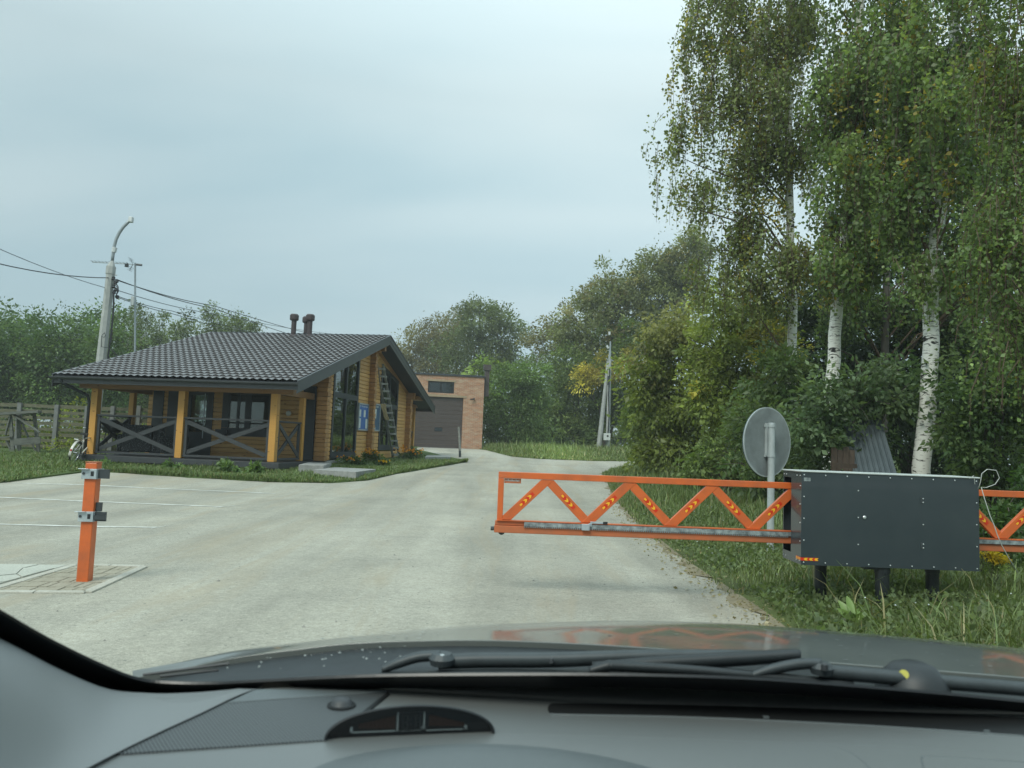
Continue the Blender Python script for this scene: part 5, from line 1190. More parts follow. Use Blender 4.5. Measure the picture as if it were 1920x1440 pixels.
# ---- understory behind the cabinet
tree_px('maple_tree', 'dark young maple spreading over the leaning metal sheet', 12.9, 1600, [(1600, 745, 85, 62), (1525, 800, 62, 60), (1690, 720, 70, 56), (1625, 820, 66, 34, .6), (1555, 870, 74, 42)], .10, 4.2, (.040, .068, .032), (.080, .112, .058), .30, r0=.05)
tree_px('maple_tree', 'dark maple right of the nearest birch trunk, hanging above the cabinet end', 11.6, 1860, [(1850, 720, 86, 78), (1890, 850, 72, 84), (1800, 800, 50, 62), (1905, 640, 50, 60), (1835, 905, 56, 44)], .085, 4.2, (.038, .066, .024), (.078, .108, .042), .26, r0=.05)
tree_px('shrub', 'leafy shrub behind the right end of the orange gate', 8.6, 1890, [(1885, 985, 48, 56), (1935, 930, 46, 60), (1850, 1000, 30, 36)], .06, 4, (.026, .055, .016), (.052, .088, .026), .17, r0=.02, cat='shrub')
tree_px('maple_tree', 'dark leafy maple behind the round sign', 16.8, 1450, [(1440, 800, 70, 70), (1500, 830, 60, 66), (1420, 880, 70, 36), (1470, 700, 56, 60)], .12, 4.2, (.044, .074, .028), (.084, .116, .046), .34, r0=.06)
tree_px('maple_tree', 'tall dark maple filling the wood behind the nearest birch', 22.5, 1700, [(1650, 650, 110, 90), (1780, 640, 110, 100), (1700, 780, 130, 90), (1870, 700, 100, 110), (1850, 850, 110, 80)], .16, 4.5, (.017, .034, .014), (.036, .058, .023), .5, r0=.12)
tree_px('maple_tree', 'tall dark maple behind the middle birch, reaching up to its lowest twigs', 24.0, 1540, [(1500, 620, 70, 80), (1560, 560, 70, 60), (1580, 700, 90, 80), (1500, 760, 70, 70), (1570, 850, 110, 60)], .17, 4.5, (.022, .040, .015), (.044, .068, .025), .5, r0=.12)
tree_px('maple_tree', 'big dark tree standing at the back of the wood at the right edge', 29, 1850, [(1760, 430, 100, 90), (1880, 480, 110, 100), (1900, 330, 90, 90), (1640, 500, 80, 70)], .20, 2.6, (.016, .036, .012), (.034, .060, .018), .6, r0=.16)
# ---- olive and yellow green trees left of the birches
tree_px('willow_tree', 'olive brown drooping tree at the inside of the road bend', 25.5, 1280, [(1275, 640, 76, 80, 0, (.105, .116, .040), (.160, .160, .064)), (1240, 760, 62, 74), (1310, 760, 70, 70), (1265, 850, 84, 36, -.5), (1330, 850, 76, 42, -.5), (1225, 690, 46, 56), (1205, 800, 40, 56, 1, GR1, GR2)], .15, 4.6, OL1, (.085, .105, .022), .42, r0=.09, droop=.7)
tree_px('maple_tree', 'bright yellow green maple left of the slender birch', 22.5, 1390, [(1385, 570, 66, 56), (1350, 650, 66, 66), (1430, 650, 58, 70), (1375, 750, 80, 76), (1330, 720, 44, 56)], .13, 4.6, (.100, .132, .032), (.166, .194, .054), .38, mix=(.05, YE1, YE2), r0=.08)
tree_px('shrub', 'low dark shrub under the olive trees next to the round sign', 19.5, 1370, [(1370, 850, 70, 40), (1320, 875, 44, 22), (1410, 800, 44, 46)], .12, 4.4, GR1, GR2, .30, r0=.05, cat='shrub')
tree_px('maple_tree', 'yellow speckled tree between the bright maple and the slender birch', 21.2, 1470, [(1450, 720, 40, 60), (1440, 640, 34, 44)], .11, 3.8, (.075, .085, .018), (.14, .13, .025), .30, mix=(.2, YE1, YE2), r0=.06)
# ---- trees beyond the junction, D about 50
tree_px('tall_tree', 'tallest grey green tree behind the utility pole', 60, 1240, [(1250, 540, 66, 62), (1180, 540, 56, 52), (1130, 560, 46, 60), (1290, 500, 46, 52), (1210, 620, 74, 56), (1130, 640, 44, 56), (1300, 460, 40, 34), (1250, 500, 60, 40), (1070, 620, 34, 40)], .21, 4.0, GG1, GG2, .75, mix=(.10, BR1, BR2), r0=.22, droop=.6)
tree_px('tall_tree', 'tall brownish tree with thin twigs just left of the tallest grey green one', 66, 1080, [(1080, 610, 34, 46), (1040, 625, 30, 44), (1010, 650, 24, 36), (1100, 560, 26, 32)], .20, 2.4, BR1, (.095, .095, .045), .7, r0=.16)
tree_px('maple_tree', 'broad green maple directly left of the utility pole', 59, 1080, [(1085, 720, 66, 56), (1030, 770, 70, 56), (1090, 800, 62, 40), (1060, 680, 44, 40)], .19, 4.0, GR1, GR2, .7, r0=.15)
tree_px('maple_tree', 'yellowing maple right behind the utility pole', 58.5, 1140, [(1128, 692, 44, 24, -2.2, YE1, (.30, .24, .05)), (1096, 712, 22, 16, -2.6, YE1, YE2), (1188, 682, 30, 28, -2, YE1, (.21, .19, .035)), (1150, 750, 62, 50), (1170, 640, 50, 44), (1190, 760, 48, 50)], .19, 3.6, GR1, (.072, .105, .024), .6, r0=.15)
tree_px('maple_tree', 'green maple crowding the right wall of the brick garage', 52, 950, [(945, 740, 44, 52), (935, 800, 40, 42), (985, 720, 50, 60), (980, 800, 56, 42)], .18, 4.0, (.060, .098, .034), (.100, .145, .052), .65, r0=.13)
tree_px('shrub', 'dark shrub at the foot of the maples left of the utility pole', 57, 1040, [(1040, 822, 60, 24), (960, 828, 50, 18), (1090, 825, 40, 22), (1210, 830, 60, 26)], .24, 4.0, DK1, GR2, .5, r0=.05, cat='shrub')
tree_px('tall_tree', 'dense green tree standing above the roof edge of the garage', 78, 900, [(900, 600, 56, 44), (950, 630, 40, 44), (890, 670, 70, 46), (960, 690, 40, 30)], .25, 4.0, GG1, (.068, .090, .040), .9, r0=.22)
tree_px('tall_tree', 'brown half bare tree behind the garage window', 84, 800, [(800, 645, 52, 42), (760, 670, 40, 34), (850, 620, 46, 48), (830, 690, 60, 40)], .24, 3.0, BR1, (.105, .100, .048), .9, r0=.2)
tree_px('tall_tree', 'low bright maple between the garage flue and the far wood', 60, 925, [(925, 690, 24, 24), (905, 690, 20, 26), (918, 740, 28, 40)], .25, 3.8, GR2, (.085, .125, .030), .6, r0=.1)
# ---- left background
lab = ['round green tree touching the left edge', 'second green tree from the left edge', 'broad pale green tree above the timber stand', 'dark green tree left of the lamp pole', 'green tree directly behind the lamp pole']
for i, (x, y, rx_, ry_) in enumerate(((-20, 652, 60, 76), (45, 650, 54, 72), (105, 656, 50, 72), (158, 642, 44, 62), (205, 660, 36, 74))):
    tree_px('broadleaf_tree', lab[i], 46 + (i % 2) * 3, x, [(x, y, rx_, ry_), (x - 15, y + 75, rx_ * .9, 46), (x + 18, y + 60, rx_ * .8, 50)], .18, 5.2, (.040, .074, .026), (.078, .118, .044), .80, r0=.16, group=None)
lab = ['slim birch between the lamp pole and the antenna mast', 'slim birch right behind the antenna mast', 'slim birch just right of the antenna mast', 'taller birch above the middle of the left roof slope', 'birch with the highest tip right of the antenna', 'bushy birch near the left end of the roof ridge', 'small birch top at the ridge corner']
for i, (x, y, rx_, ry_) in enumerate(((232, 640, 18, 66), (262, 632, 18, 70), (296, 636, 16, 62), (338, 630, 22, 56), (402, 615, 24, 46), (442, 620, 24, 40), (478, 630, 16, 26))):
    tree_px('birch_tree', lab[i], 56 + (i % 3) * 3, x, [(x, y, rx_, ry_), (x - 8, y + 60, rx_ * 1.5, 56), (x + 8, y + 110, rx_ * 1.4, 50)], .17, 4.2, (.055, .076, .032), (.092, .118, .054), .55, bark='birch_bark', r0=.11, cat='birch', shell=.5)
tree_px('broadleaf_tree', 'little tree top peeping over the ridge by the vents', 75, 594, [(594, 640, 14, 22)], .3, 2.5, GG1, GG2, .6, r0=.1)
tree_px('shrub', 'yellow green climbing shrub along the boards behind the timber stand', 28.7, 90, [(20, 812, 40, 34), (95, 815, 40, 34), (150, 800, 34, 40), (125, 845, 30, 14, -1)], .10, 2.2, (.085, .115, .022), (.15, .17, .035), .3, r0=.03, cat='shrub')
tree_px('shrub', 'yellow green shrub growing against the boards seen through the porch', 29.0, 240, [(230, 812, 40, 26), (290, 800, 22, 30)], .10, 2.2, (.075, .11, .022), (.13, .16, .035), .3, r0=.03, cat='shrub')
# ---- the far wood that closes every gap: nobody could count its trees
rgw = np.random.default_rng(77); wl_ = []
for k in range(64):
    xw = -105 + k * 3.4 + rgw.normal(0, .8); yw = (92 if xw < 8 else 84) + rgw.normal(0, 3); hw2 = (7.2 if xw < -8 else 6.5) + rgw.normal(0, .8); wl_.append((xw, yw, h(yw) + hw2 * .45, 3.4, 2.6, hw2 * .55))
C, T, Ls, Cl = lobe_leaves(rgw, wl_, .42, .25, 2.6, (.050, .074, .030), (.090, .112, .050), 1.1)
o = bpy.data.objects.new('far_wood', leaves('far_wood', C, T, Ls, Ls * .55, Cl, rgw)); col.objects.link(o); kind(o, 'stuff')
# ---- flower bushes along the gable, weeds by the porch
def flower_bush(label, px, py, D, rx_, ry_, nfl, fc=((.62, .34, .02), (.75, .30, .02))):
    t = tree_px('flower_bush', label, D, px, [(px, py, rx_, ry_), (px + rx_ * .5, py + ry_ * .4, rx_ * .7, ry_ * .6)], .07, 3.5, (.030, .060, .016), (.062, .095, .026), .14, r0=.012, cat='flower bush')
    rg_ = np.random.default_rng(int(px)); o = np.array(t.location); k = D / F; n = nfl * 9
    c = np.repeat(P(px, py - ry_ * .5, D - rx_ * k * .6) - o + rg_.normal(size=(nfl, 3)) * np.array([rx_, rx_ * .4, ry_ * .5]) * k * .6, 9, 0)
    T = norm(rg_.normal(size=(n, 3)) + np.array([0, -.6, .5])); link_mesh('blossoms', leaves('blossoms', c, T, np.full(n, .05), np.full(n, .035), tints(rg_, n, fc[0], fc[1], .15), rg_), t); return t
flower_bush('marigold bush with orange flowers below the notice boards', 694, 851, 27.0, 17, 8, 26)
flower_bush('small clump of bright yellow flowers in the grass near the larger slab', 718, 868, 25.5, 8, 5, 14, ((.7, .5, .03), (.8, .55, .03)))
flower_bush('big flower bush with orange blooms beside the ladder foot', 768, 851, 30.5, 22, 13, 40)
flower_bush('low reddish green flower bush under the first tall window', 655, 862, 25.5, 24, 7, 10)
for (px, py, D, rx_, ry_, lb_) in ((330, 868, 20.9, 15, 7, 'pale leafy weed under the middle porch post'), (197, 871, 21.2, 8, 8, 'small weed by the left end of the porch slab'), (432, 876, 20.7, 12, 8, 'leafy weed below the porch window'), (481, 879, 20.6, 8, 7, 'weed at the right end of the porch slab')):
    tree_px('weed_plant', lb_, D, px, [(px, py, rx_, ry_)], .11, 2.6, (.075, .125, .045), (.13, .19, .075), .10, r0=.008, cat='weed')
tree_px('goldenrod', 'yellow goldenrod in bloom below the right end of the gate', 7.3, 1858, [(1852, 1040, 14, 9, 0, (.42, .33, .02), (.55, .42, .03)), (1872, 1048, 12, 7, 0, (.40, .32, .02), (.5, .4, .03)), (1860, 1068, 22, 14)], .028, 3.2, GR1, GR2, .05, r0=.006, cat='flower plant')
# broad-leaved dock in front of the cabinet
dkp = G(1600, 1185); dock = thing('dock_plant', 'bright green dock plant with tall broad leaves at the near edge of the verge', 'plant', (dkp[0], dkp[1], h(dkp[1]) + .08))
rg_ = np.random.default_rng(5)
gm, nt_, b_ = new_mat('dock leaf'); b_.inputs['Base Color'].default_value = (.14, .24, .03, 1); b_.inputs['Roughness'].default_value = .5
nzz = NN(nt_, 'ShaderNodeTexNoise', {'Scale': 14}); rmp = NN(nt_, 'ShaderNodeValToRGB'); rmp.color_ramp.elements[0].color = (.085, .15, .03, 1); rmp.color_ramp.elements[1].color = (.15, .23, .045, 1); nt_.links.new(nzz.outputs['Fac'], rmp.inputs[0]); nt_.links.new(rmp.outputs[0], b_.inputs['Base Color'])
for k, (a, tilt, L_, w_) in enumerate(((1.6, .30, .19, .032), (2.6, .55, .17, .030), (.5, .8, .13, .028), (3.4, .9, .14, .028), (4.4, 1.0, .10, .025), (5.4, .9, .11, .025))):
    d = np.array([math.cos(a) * math.sin(tilt), math.sin(a) * math.sin(tilt), math.cos(tilt)]); s = norm(np.cross(d, [0, -1, .2])); nn_ = np.cross(s, d); g = []
    for u in np.linspace(0, 1, 9):
        wv = w_ * math.sin(math.pi * min(1, u * .93 + .06)) ** .7 * (.35 + .65 * min(1, u * 2.2)); c = d * L_ * u - nn_ * L_ * .3 * u * u
        g.append([c + s * wv * v + nn_ * abs(v) * wv * .25 for v in (-1, -.5, 0, .5, 1)])
    MB().grid(g).build('leaf', gm, dock, smooth=True)
# ---- grass
def blades(name, x, y, z, hgt, wid_, tint, rng, lean=.35, parent=None):
    n = len(x); a = rng.uniform(0, 2 * math.pi, n); d = np.stack([np.cos(a), np.sin(a)], 1); s = np.stack([-d[:, 1], d[:, 0]], 1)
    ln = (np.abs(rng.normal(lean, lean * .6, n)) * hgt)[:, None]; b = np.stack([x, y], 1); w2 = (wid_ / 2)[:, None]
    def lv(fx, fz_, fw): return np.concatenate([b + d * ln * fx - s * w2 * fw, (z + hgt * fz_)[:, None]], 1), np.concatenate([b + d * ln * fx + s * w2 * fw, (z + hgt * fz_)[:, None]], 1)
    l = [*lv(0, 0, 1), *lv(.38, .62, .8), *lv(1.0, .93, .12)]
    v = np.stack(l, 1).reshape(-1, 3)
    o = bpy.data.objects.new(name, fast_mesh(name, v, 6, M['grass'], tint)); col.objects.link(o); return kind(o, 'stuff')
rg = np.random.default_rng(21)
def gtint(n, rng, dry=.08, a=(.060, .082, .030), b=(.112, .140, .054)):
    c = tints(rng, n, a, b, .2); q = rng.random(n) < dry; c[q] = tints(rng, int(q.sum()), (.22, .20, .09), (.32, .29, .15), .15); return c
def patch(x, y, s=1.0): return .5 + .25 * np.sin(x * 1.9 * s + 1.3 * np.sin(y * 1.1 * s)) + .25 * np.sin(y * 2.3 * s + x * .7)
# tall verge grass
n = 90000; y = 3.0 + 9.5 * rg.random(n) ** 1.25; vl = np.interp(y, VY, VX); x = vl - .05 + (np.minimum(.78 * y + 2.4, 9.5) - vl) * rg.random(n) ** .85
e_ = np.clip((x - vl) / 1.1, 0, 1); pt = patch(x, y); hg = (.05 + .14 * e_ * (.40 + .9 * pt)) * np.exp(rg.normal(0, .3, n)); keep = rg.random(n) < (.35 + .65 * e_)
hg = np.where((x > 2.0) & (x < 4.3) & (y > 5.6) & (y < 7.1), hg * .6, hg)
x, y, hg = x[keep], y[keep], hg[keep]; zz = np.array([verge_h(a, b) for a, b in zip(x, y)]) - .02
blades('grass', x, y, zz, hg, .006 + .008 * rg.random(len(x)), gtint(len(x), rg, .09), rg, .5)
n = 60000; y = 11 + (VEND - 11) * rg.random(n); vl = np.interp(y, VY, VX); x = vl - .05 + 11 * rg.random(n) ** 1.1
e_ = np.clip((x - vl) / 1.5, 0, 1); hg = (.08 + .24 * e_ * (.4 + .9 * patch(x, y, .6))) * np.exp(rg.normal(0, .3, n)); zz = np.array([verge_h(a, b) for a, b in zip(x, y)]) - .02
blades('grass', x, y, zz, hg, .012 + .012 * rg.random(n), gtint(n, rg, .06, (.052, .078, .027), (.10, .130, .046)), rg, .4)
# long arching dry and green blades near the camera
n = 420; y = 3.6 + 4 * rg.random(n); vl = np.interp(y, VY, VX); x = vl + .5 + 4.5 * rg.random(n); zz = np.array([verge_h(a, b) for a, b in zip(x, y)])
blades('grass', x, y, zz,   .24 + .26 * rg.random(n), .008 + .006 * rg.random(n), gtint(n, rg, .35, (.10, .15, .045), (.17, .23, .08)), rg, .9)
# mown lawn
n = 110000; x = -16 + 14.3 * rg.random(n) ** .9; a = np.array([lawn_near(q) for q in x]); b = np.minimum(np.array([lawn_far(q) for q in x]), 31); y = a + (b - a) * rg.random(n) ** 1.5
lx = (x - HX) * CT - (y - HYY) * ST; ly = (x - HX) * ST + (y - HYY) * CT
inside = (lx > -6.7) & (lx < -.5) & (ly > .5) & (ly < 15.6); inside |= (lx > -1.6) & (lx < 1.6) & (ly > .9) & (ly < 2.9) & False
for q in SLABS:
    s_in = np.ones(len(x), bool); cc = q.mean(0)
    for k in range(4):
        a2, b2 = q[k], q[(k + 1) % 4]; e2 = b2 - a2; sd2 = e2[0] * (cc[1] - a2[1]) - e2[1] * (cc[0] - a2[0])
        s_in &= (e2[0] * (y - a2[1]) - e2[1] * (x - a2[0])) * np.sign(sd2) > -.04
    inside |= s_in
x, y = x[~inside], y[~inside]; n = len(x)
blades('grass', x, y, h(y) + .03, (.05 + .075 * patch(x, y)) * np.exp(rg.normal(0, .25, n)), .014 + .014 * rg.random(n), gtint(n, rg, .07, (.056, .085, .030), (.10, .138, .050)), rg, .5)
# rough grass beyond the junction
n = 60000; x = -1.6 + 16 * rg.random(n); a = np.array([far_near(q) for q in x]); y = a + (58 - a) * rg.random(n) ** 1.4
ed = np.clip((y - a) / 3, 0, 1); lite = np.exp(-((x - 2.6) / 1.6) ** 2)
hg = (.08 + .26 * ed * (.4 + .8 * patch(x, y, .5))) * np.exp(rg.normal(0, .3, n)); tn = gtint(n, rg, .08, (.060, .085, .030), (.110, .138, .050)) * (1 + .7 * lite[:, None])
blades('grass', x, y, h(y) + .03, hg, .03 + .03 * rg.random(n), tn, rg, .4)
# broad-leaved ground cover in the verge
n = 85000; y = 3.2 + 12 * rg.random(n) ** 1.2; vl = np.interp(y, VY, VX); x = vl + .1 + 6.5 * rg.random(n)
keep = patch(x * 1.3, y * 1.2) + .4 * rg.random(n) > .50; x, y = x[keep], y[keep]; n = len(x); e_ = np.clip((x - np.interp(y, VY, VX)) / 1.3, 0, 1)
C = np.stack([x, y, np.array([verge_h(p, q) for p, q in zip(x, y)]) + rg.random(n) * (.04 + .15 * e_)], 1)
T = rg.normal(size=(n, 3)) + np.array([0, -.2, .25]); Ls = .022 + .042 * rg.random(n)
o = bpy.data.objects.new('ground_cover', leaves('ground_cover', C, T, Ls, Ls * .7, tints(rg, n, (.052, .076, .033), (.104, .134, .060), .22), rg)); col.objects.link(o); kind(o, 'stuff')
# clover heads and small white flowers
n = 70; y = 4 + 13 * rg.random(n); x = np.interp(y, VY, VX) + .15 + 3 * rg.random(n) ** 1.4; m = MB()
for a, b in zip(x, y):
    z = verge_h(a, b) + .06 + .22 * rg.random(); m.add([(a + .008 * q[0], b + .008 * q[1], z + .007 * q[2]) for q in [(0, 0, 1), (1, 0, 0), (0, 1, 0), (-1, 0, 0), (0, -1, 0), (0, 0, -1)]], [(0, 1, 2), (0, 2, 3), (0, 3, 4), (0, 4, 1), (5, 2, 1), (5, 3, 2), (5, 4, 3), (5, 1, 4)])
kind(m.build('clover_flowers', M['white_label']), 'stuff')

n = 1500; y = 3.2 + 15 * rg.random(n) ** 1.3; x = np.interp(y, VY, VX) + rg.normal(-.02, .16, n)
C = np.stack([x, y, h(y) + .022 + .012 * rg.random(n)], 1); T = rg.normal(size=(n, 3)) * np.array([1, 1, .25]); Ls = .02 + .035 * rg.random(n)
o = bpy.data.objects.new('fallen_leaves', leaves('fallen_leaves', C, T, Ls, Ls * .6, tints(rg, n, (.24, .21, .13), (.36, .32, .22), .25), rg)); col.objects.link(o); kind(o, 'stuff')
# ------------------------------------------------------------------ the car we sit in
WS0, WSK = .95, .62                       # windshield plane: z = 1.0 + (WS0 - y) * WSK
def on_ws(px, py, lift=0.0):
    d = ray(px, py); d = d / d[1]; t = (1.0 + WS0 * WSK - EYE[2]) / (d[2] + WSK)
    p = EYE + d * t; return p + np.array([0, -.53, -.85]) * lift
DZ = 1.012
def on_dash(px, py, up=0.0): return onz(px, py, DZ + up)
co = np.array([.385, .9, 0.0])
car = thing('car', 'dark car seen from its driver seat, with dash, wipers and bonnet', 'car', co)
def cb_(mb, name, m, parent=car, **k): return mb.build(name, m, parent, off=co, **k)
def spl(pts, n):
    """Catmull-Rom through a list of points"""
    q = np.array(pts, float); q = np.vstack([2 * q[0] - q[1], q, 2 * q[-1] - q[-2]]); out = []
    m_ = len(q) - 3
    for s in np.linspace(0, m_ - 1e-9, n):
        i = int(s); t = s - i; a, b, c, d = q[i:i + 4]
        out.append(.5 * (2 * b + (c - a) * t + (2 * a - 5 * b + 4 * c - d) * t * t + (3 * b - a - 3 * c + d) * t ** 3))
    return np.array(out)
UP = [(-160, 1040), (0, 1136), (100, 1194), (200, 1243), (262, 1266), (320, 1273), (400, 1274), (480, 1270), (700, 1260), (960, 1257), (1200, 1258), (1431, 1266), (1700, 1287), (1920, 1308), (2120, 1330)]
LO = [(-190, 1085), (0, 1188), (90, 1242), (185, 1288), (262, 1301), (330, 1304), (410, 1300), (485, 1292), (700, 1279), (960, 1276), (1200, 1276), (1431, 1286), (1700, 1304), (1920, 1323), (2120, 1344)]
U, L_ = spl(UP, 90), spl(LO, 90)
fr = MB().grid([[on_ws(*p, .004) for p in U], [on_ws(*((p * .5 + q * .5)), .005) for p, q in zip(U, L_)], [on_ws(*q, .006) for q in L_]])
cb_(fr, 'windshield_band', M['frit'], solid=.003)
# the pane itself, from the cowl up and back over the driver
wl, wr = -.60, 1.40
g = []
for v in np.linspace(0, 1, 9):
    y = 1.0 - 1.02 * v; z = 1.0 + (WS0 - y) * WSK; sh = .10 * v
    g.append([(wl + sh * 1 + (wr - wl - 2 * sh) * u, y, z + .004) for u in np.linspace(0, 1, 7)])
cb_(MB().grid(g), 'windshield', M['windshield'])
# roof, pillars, doors: the rest of the body round the driver
rz_ = 1.0 + (WS0 + .02) * WSK
rfm = []
for y in (-.02, -.4, -.9, -1.5, -2.0, -2.35): rfm.append([(x, y, rz_ + .03 - .05 * ((x - .4) / .9) ** 2 - .03 * max(0, (-y - 1.2))) for x in np.linspace(-.48, 1.28, 9)])
cb_(MB().grid(rfm), 'roof', M['pillar'], solid=.05)
for x0, x1 in ((-.60, -.50), (1.40, 1.30)):
    m = MB(); s = 1 if x0 < 0 else -1
    m.tube([(x0 + s * .015, 1.0, .97), (x0 + s * .02, .8, 1.08), (x1 - s * .0, -.02, rz_ + .0)], [.03, .026, .03], 8); cb_(m, 'windshield_post', M['pillar'])
for x in (-.70, 1.50):
    m = MB(); m.span(x - .05, x + .05, -2.2, .9, .30, .93); cb_(m, 'door', M['hood'], bevel=.03)
cb_(MB().span(-.55, 1.35, -2.3, -2.2, .4, 1.0), 'rear_panel', M['hood'])
cb_(MB().span(-.64, 1.44, -2.2, 1.0, .25, .30), 'floor_pan', M['black_void'])
for x in (-.60, 1.40):
    for y in (1.75, -1.55):
        w_ = MB(); w_.lathe((x, y, .32), [(.20, -.10), (.30, -.10), (.32, -.07), (.32, .07), (.30, .10), (.20, .10)], 28, axis='x'); wo = cb_(w_, 'wheel', M['rubber'])
        cb_(MB().lathe((x, y, .32), [(.20, -.06), (.20, .06)], 24, axis='x'), 'rim', M['chrome'], wo)
# dash top
DB = spl([(-500, 1230), (0, 1262), (262, 1306), (485, 1290), (700, 1279), (960, 1277), (1200, 1279), (1431, 1291), (1700, 1310), (1920, 1329), (2300, 1370)], 80)
back = np.array([on_dash(px, py - 1, 0) for px, py in DB])
rows = []
for k, (f_, dz, py_) in enumerate(((-.02, -.012, 0), (0, -.004, 0), (.012, -.0008, 0), (.024, 0, 0), (.05, .0005, 0), (.1, .001, 0), (.2, .001, 0), (.5, .001, 0), (1.0, 0, 0), (1.25, -.004, 0), (1.45, -.02, 0), (1.55, -.06, 0), (1.57, -.2, 0), (1.57, -.5, 0))):
    r = []
    for p in back:
        y = p[1] + (.66 - p[1]) * f_; r.append((p[0] * (1 - .0 * f_), y, DZ + dz))
    rows.append(r)
dash = cb_(MB().grid(rows), 'dashboard', M['dash'], smooth=True)
def flat(pts, up, thick, m, name, parent=dash, bevel=0, mi=None):
    q = [on_dash(a, b, up) for a, b in pts]; return cb_(MB().prism([(p[0], p[1], p[2] - thick) for p in q], (0, 0, thick)), name, m, parent, bevel=bevel)
flat([(222, 1413), (610, 1387), (676, 1337), (727, 1297), (700, 1298), (422, 1318), (380, 1336)], .0022, .003, M['speaker'], 'speaker_grille')
flat([(727, 1298), (731, 1300), (676, 1345), (668, 1343)], .0030, .0036, M['black_void'], 'grille_edge')
flat([(432, 1314), (478, 1292), (727, 1294.5), (700, 1297), (422, 1317)], .0032, .004, M['dash_dark'], 'grille_lip', bevel=.0008)
c = on_dash(640, 1328, 0)
dm = MB(); dm.lathe(c, [(.0132, .0), (.0132, .003), (.0115, .0042), (.0105, .0075), (.0075, .0102), (.003, .0114), (.0002, .0116)], 24); so = cb_(dm, 'light_sensor', M['rail_trim'], dash, smooth=True)
cb_(MB().lathe(c, [(.0155, .0), (.0150, .0042), (.0133, .0044)], 24), 'sensor_ring', M['black_void'], so)
# defroster slot: raised black strip with rounded left end
sl = spl([(1030, 1337), (1027, 1329), (1033, 1320), (1060, 1318.5), (1300, 1322), (1600, 1331), (1920, 1345), (2100, 1356)], 40).tolist() + spl([(2100, 1391), (1920, 1378), (1600, 1357), (1300, 1343), (1060, 1338)], 20).tolist()
do_ = flat(sl, .0012, .004, M['black_void'], 'defroster_slot')
lipm = MB(); lipm.tube([on_dash(a, b, .0012) for a, b in spl([(1031, 1340), (1300, 1345.5), (1600, 1359.5), (1920, 1380.5), (2100, 1394)], 24)], .0012, 5); cb_(lipm, 'slot_lip', M['dash_dark'], do_, smooth=True)
for a in (1436, 1850): cb_(MB().box(on_dash(a, 1345 if a < 1600 else 1372, .002), (.006, .003, .003)), 'slot_clip', M['dash_dark'], do_)
sm = MB(); sm.tube([on_dash(a, b, .0002) for a, b in spl([(928, 1377), (1100, 1381), (1400, 1391), (1700, 1402), (2000, 1420)], 20)], .0009, 5); cb_(sm, 'dash_seam', M['dash_dark'], dash)
# instrument hood swelling up at the bottom of the view
hx0, hx1 = on_dash(600, 1440)[0], on_dash(1260, 1440)[0]; hyc = on_dash(940, 1409, .012)[1] + .055
g = []
for v in np.linspace(0, 1, 12):
    row = []
    for u in np.linspace(0, 1, 25):
        x = hx0 - .02 + (hx1 - hx0 + .04) * u; s = math.sin(math.pi * u) ** .6; yb = hyc - .07 * (1 - s) ; y = yb - .20 * v; row.append((x, y, DZ - .003 + .024 * s * math.sin(min(1, v * 2.2) * math.pi / 2) * (1 if v < .8 else 1 - (v - .8) * 2)))
    g.append(row)
cb_(MB().grid(g), 'instrument_hood', M['dash_dark'], dash, smooth=True)
# passenger side panel seams
pm = MB(); pm.tube([on_dash(a, b, .0004) for a, b in spl([(1540, 1392), (1600, 1415), (1640, 1450)], 8)], .0007, 5); pm.tube([on_dash(a, b, .0004) for a, b in spl([(1732, 1440), (1728, 1422), (1745, 1419), (1850, 1425), (2000, 1436)], 14)], .0010, 5); cb_(pm, 'panel_seam', M['dash_dark'], dash)
# pillar trim: from the glass band down to the dash at the left
A = spl([(492, 1290), (420, 1300), (330, 1304), (262, 1301), (185, 1288), (90, 1242), (0, 1188), (-190, 1085)], 28)
B = spl([(492, 1290), (440, 1310), (378, 1340), (300, 1376), (222, 1414), (150, 1452), (60, 1500), (-120, 1600)], 28)
g = []
for v in np.linspace(0, 1, 15):
    row = []
    for i, (a, b) in enumerate(zip(A, B)):
        pa, pb_ = on_ws(*a, .007), on_dash(*b, .002); s = i / 27
        p = pa * (1 - v) + pb_ * v; bulge = math.sin(math.pi * v) * (.008 * min(1, s * 9) + .05 * s); p = p + np.array([.25, -.25, .80]) * bulge * (1 - .35 * v) + np.array([0, 0, .002])
        row.append(p)
    g.append(row)
cb_(MB().grid(g), 'pillar_trim', M['pillar'], smooth=True)
# bonnet
S = spl([(248, 1270), (330, 1255), (440, 1232), (560, 1216), (640, 1206), (730, 1195), (800, 1184), (880, 1176), (960, 1170.5), (1080, 1165), (1200, 1163.5), (1330, 1167), (1440, 1173.5), (1600, 1186), (1760, 1200), (1920, 1216), (2150, 1242), (2500, 1290)], 70)
N = spl([(248, 1271.2), (330, 1256.2), (440, 1233.2), (560, 1217.3), (640, 1208), (730, 1203), (800, 1201.5), (880, 1200.5), (960, 1202), (1080, 1207), (1200, 1214), (1330, 1223), (1440, 1232), (1600, 1246), (1760, 1258), (1920, 1271), (2150, 1292), (2500, 1330)], 70)
yN, yS = 1.10, 1.72
nr = np.array([P(*p, yN) for p in N]); srs = np.array([P(*p, np.interp(p[0], [250, 440, 950], [yN + .02, yN + .10, yS])) for p in S])
rows = [nr - np.array([0, .0, .03]), nr - np.array([0, 0, .0012]), nr, nr * .985 + srs * .015]
for v in (.2, .4, .6, .8):
    q = nr * (1 - v) + srs * v; q[:, 2] += .010 * math.sin(math.pi * v); rows.append(q)
rows.append(srs)
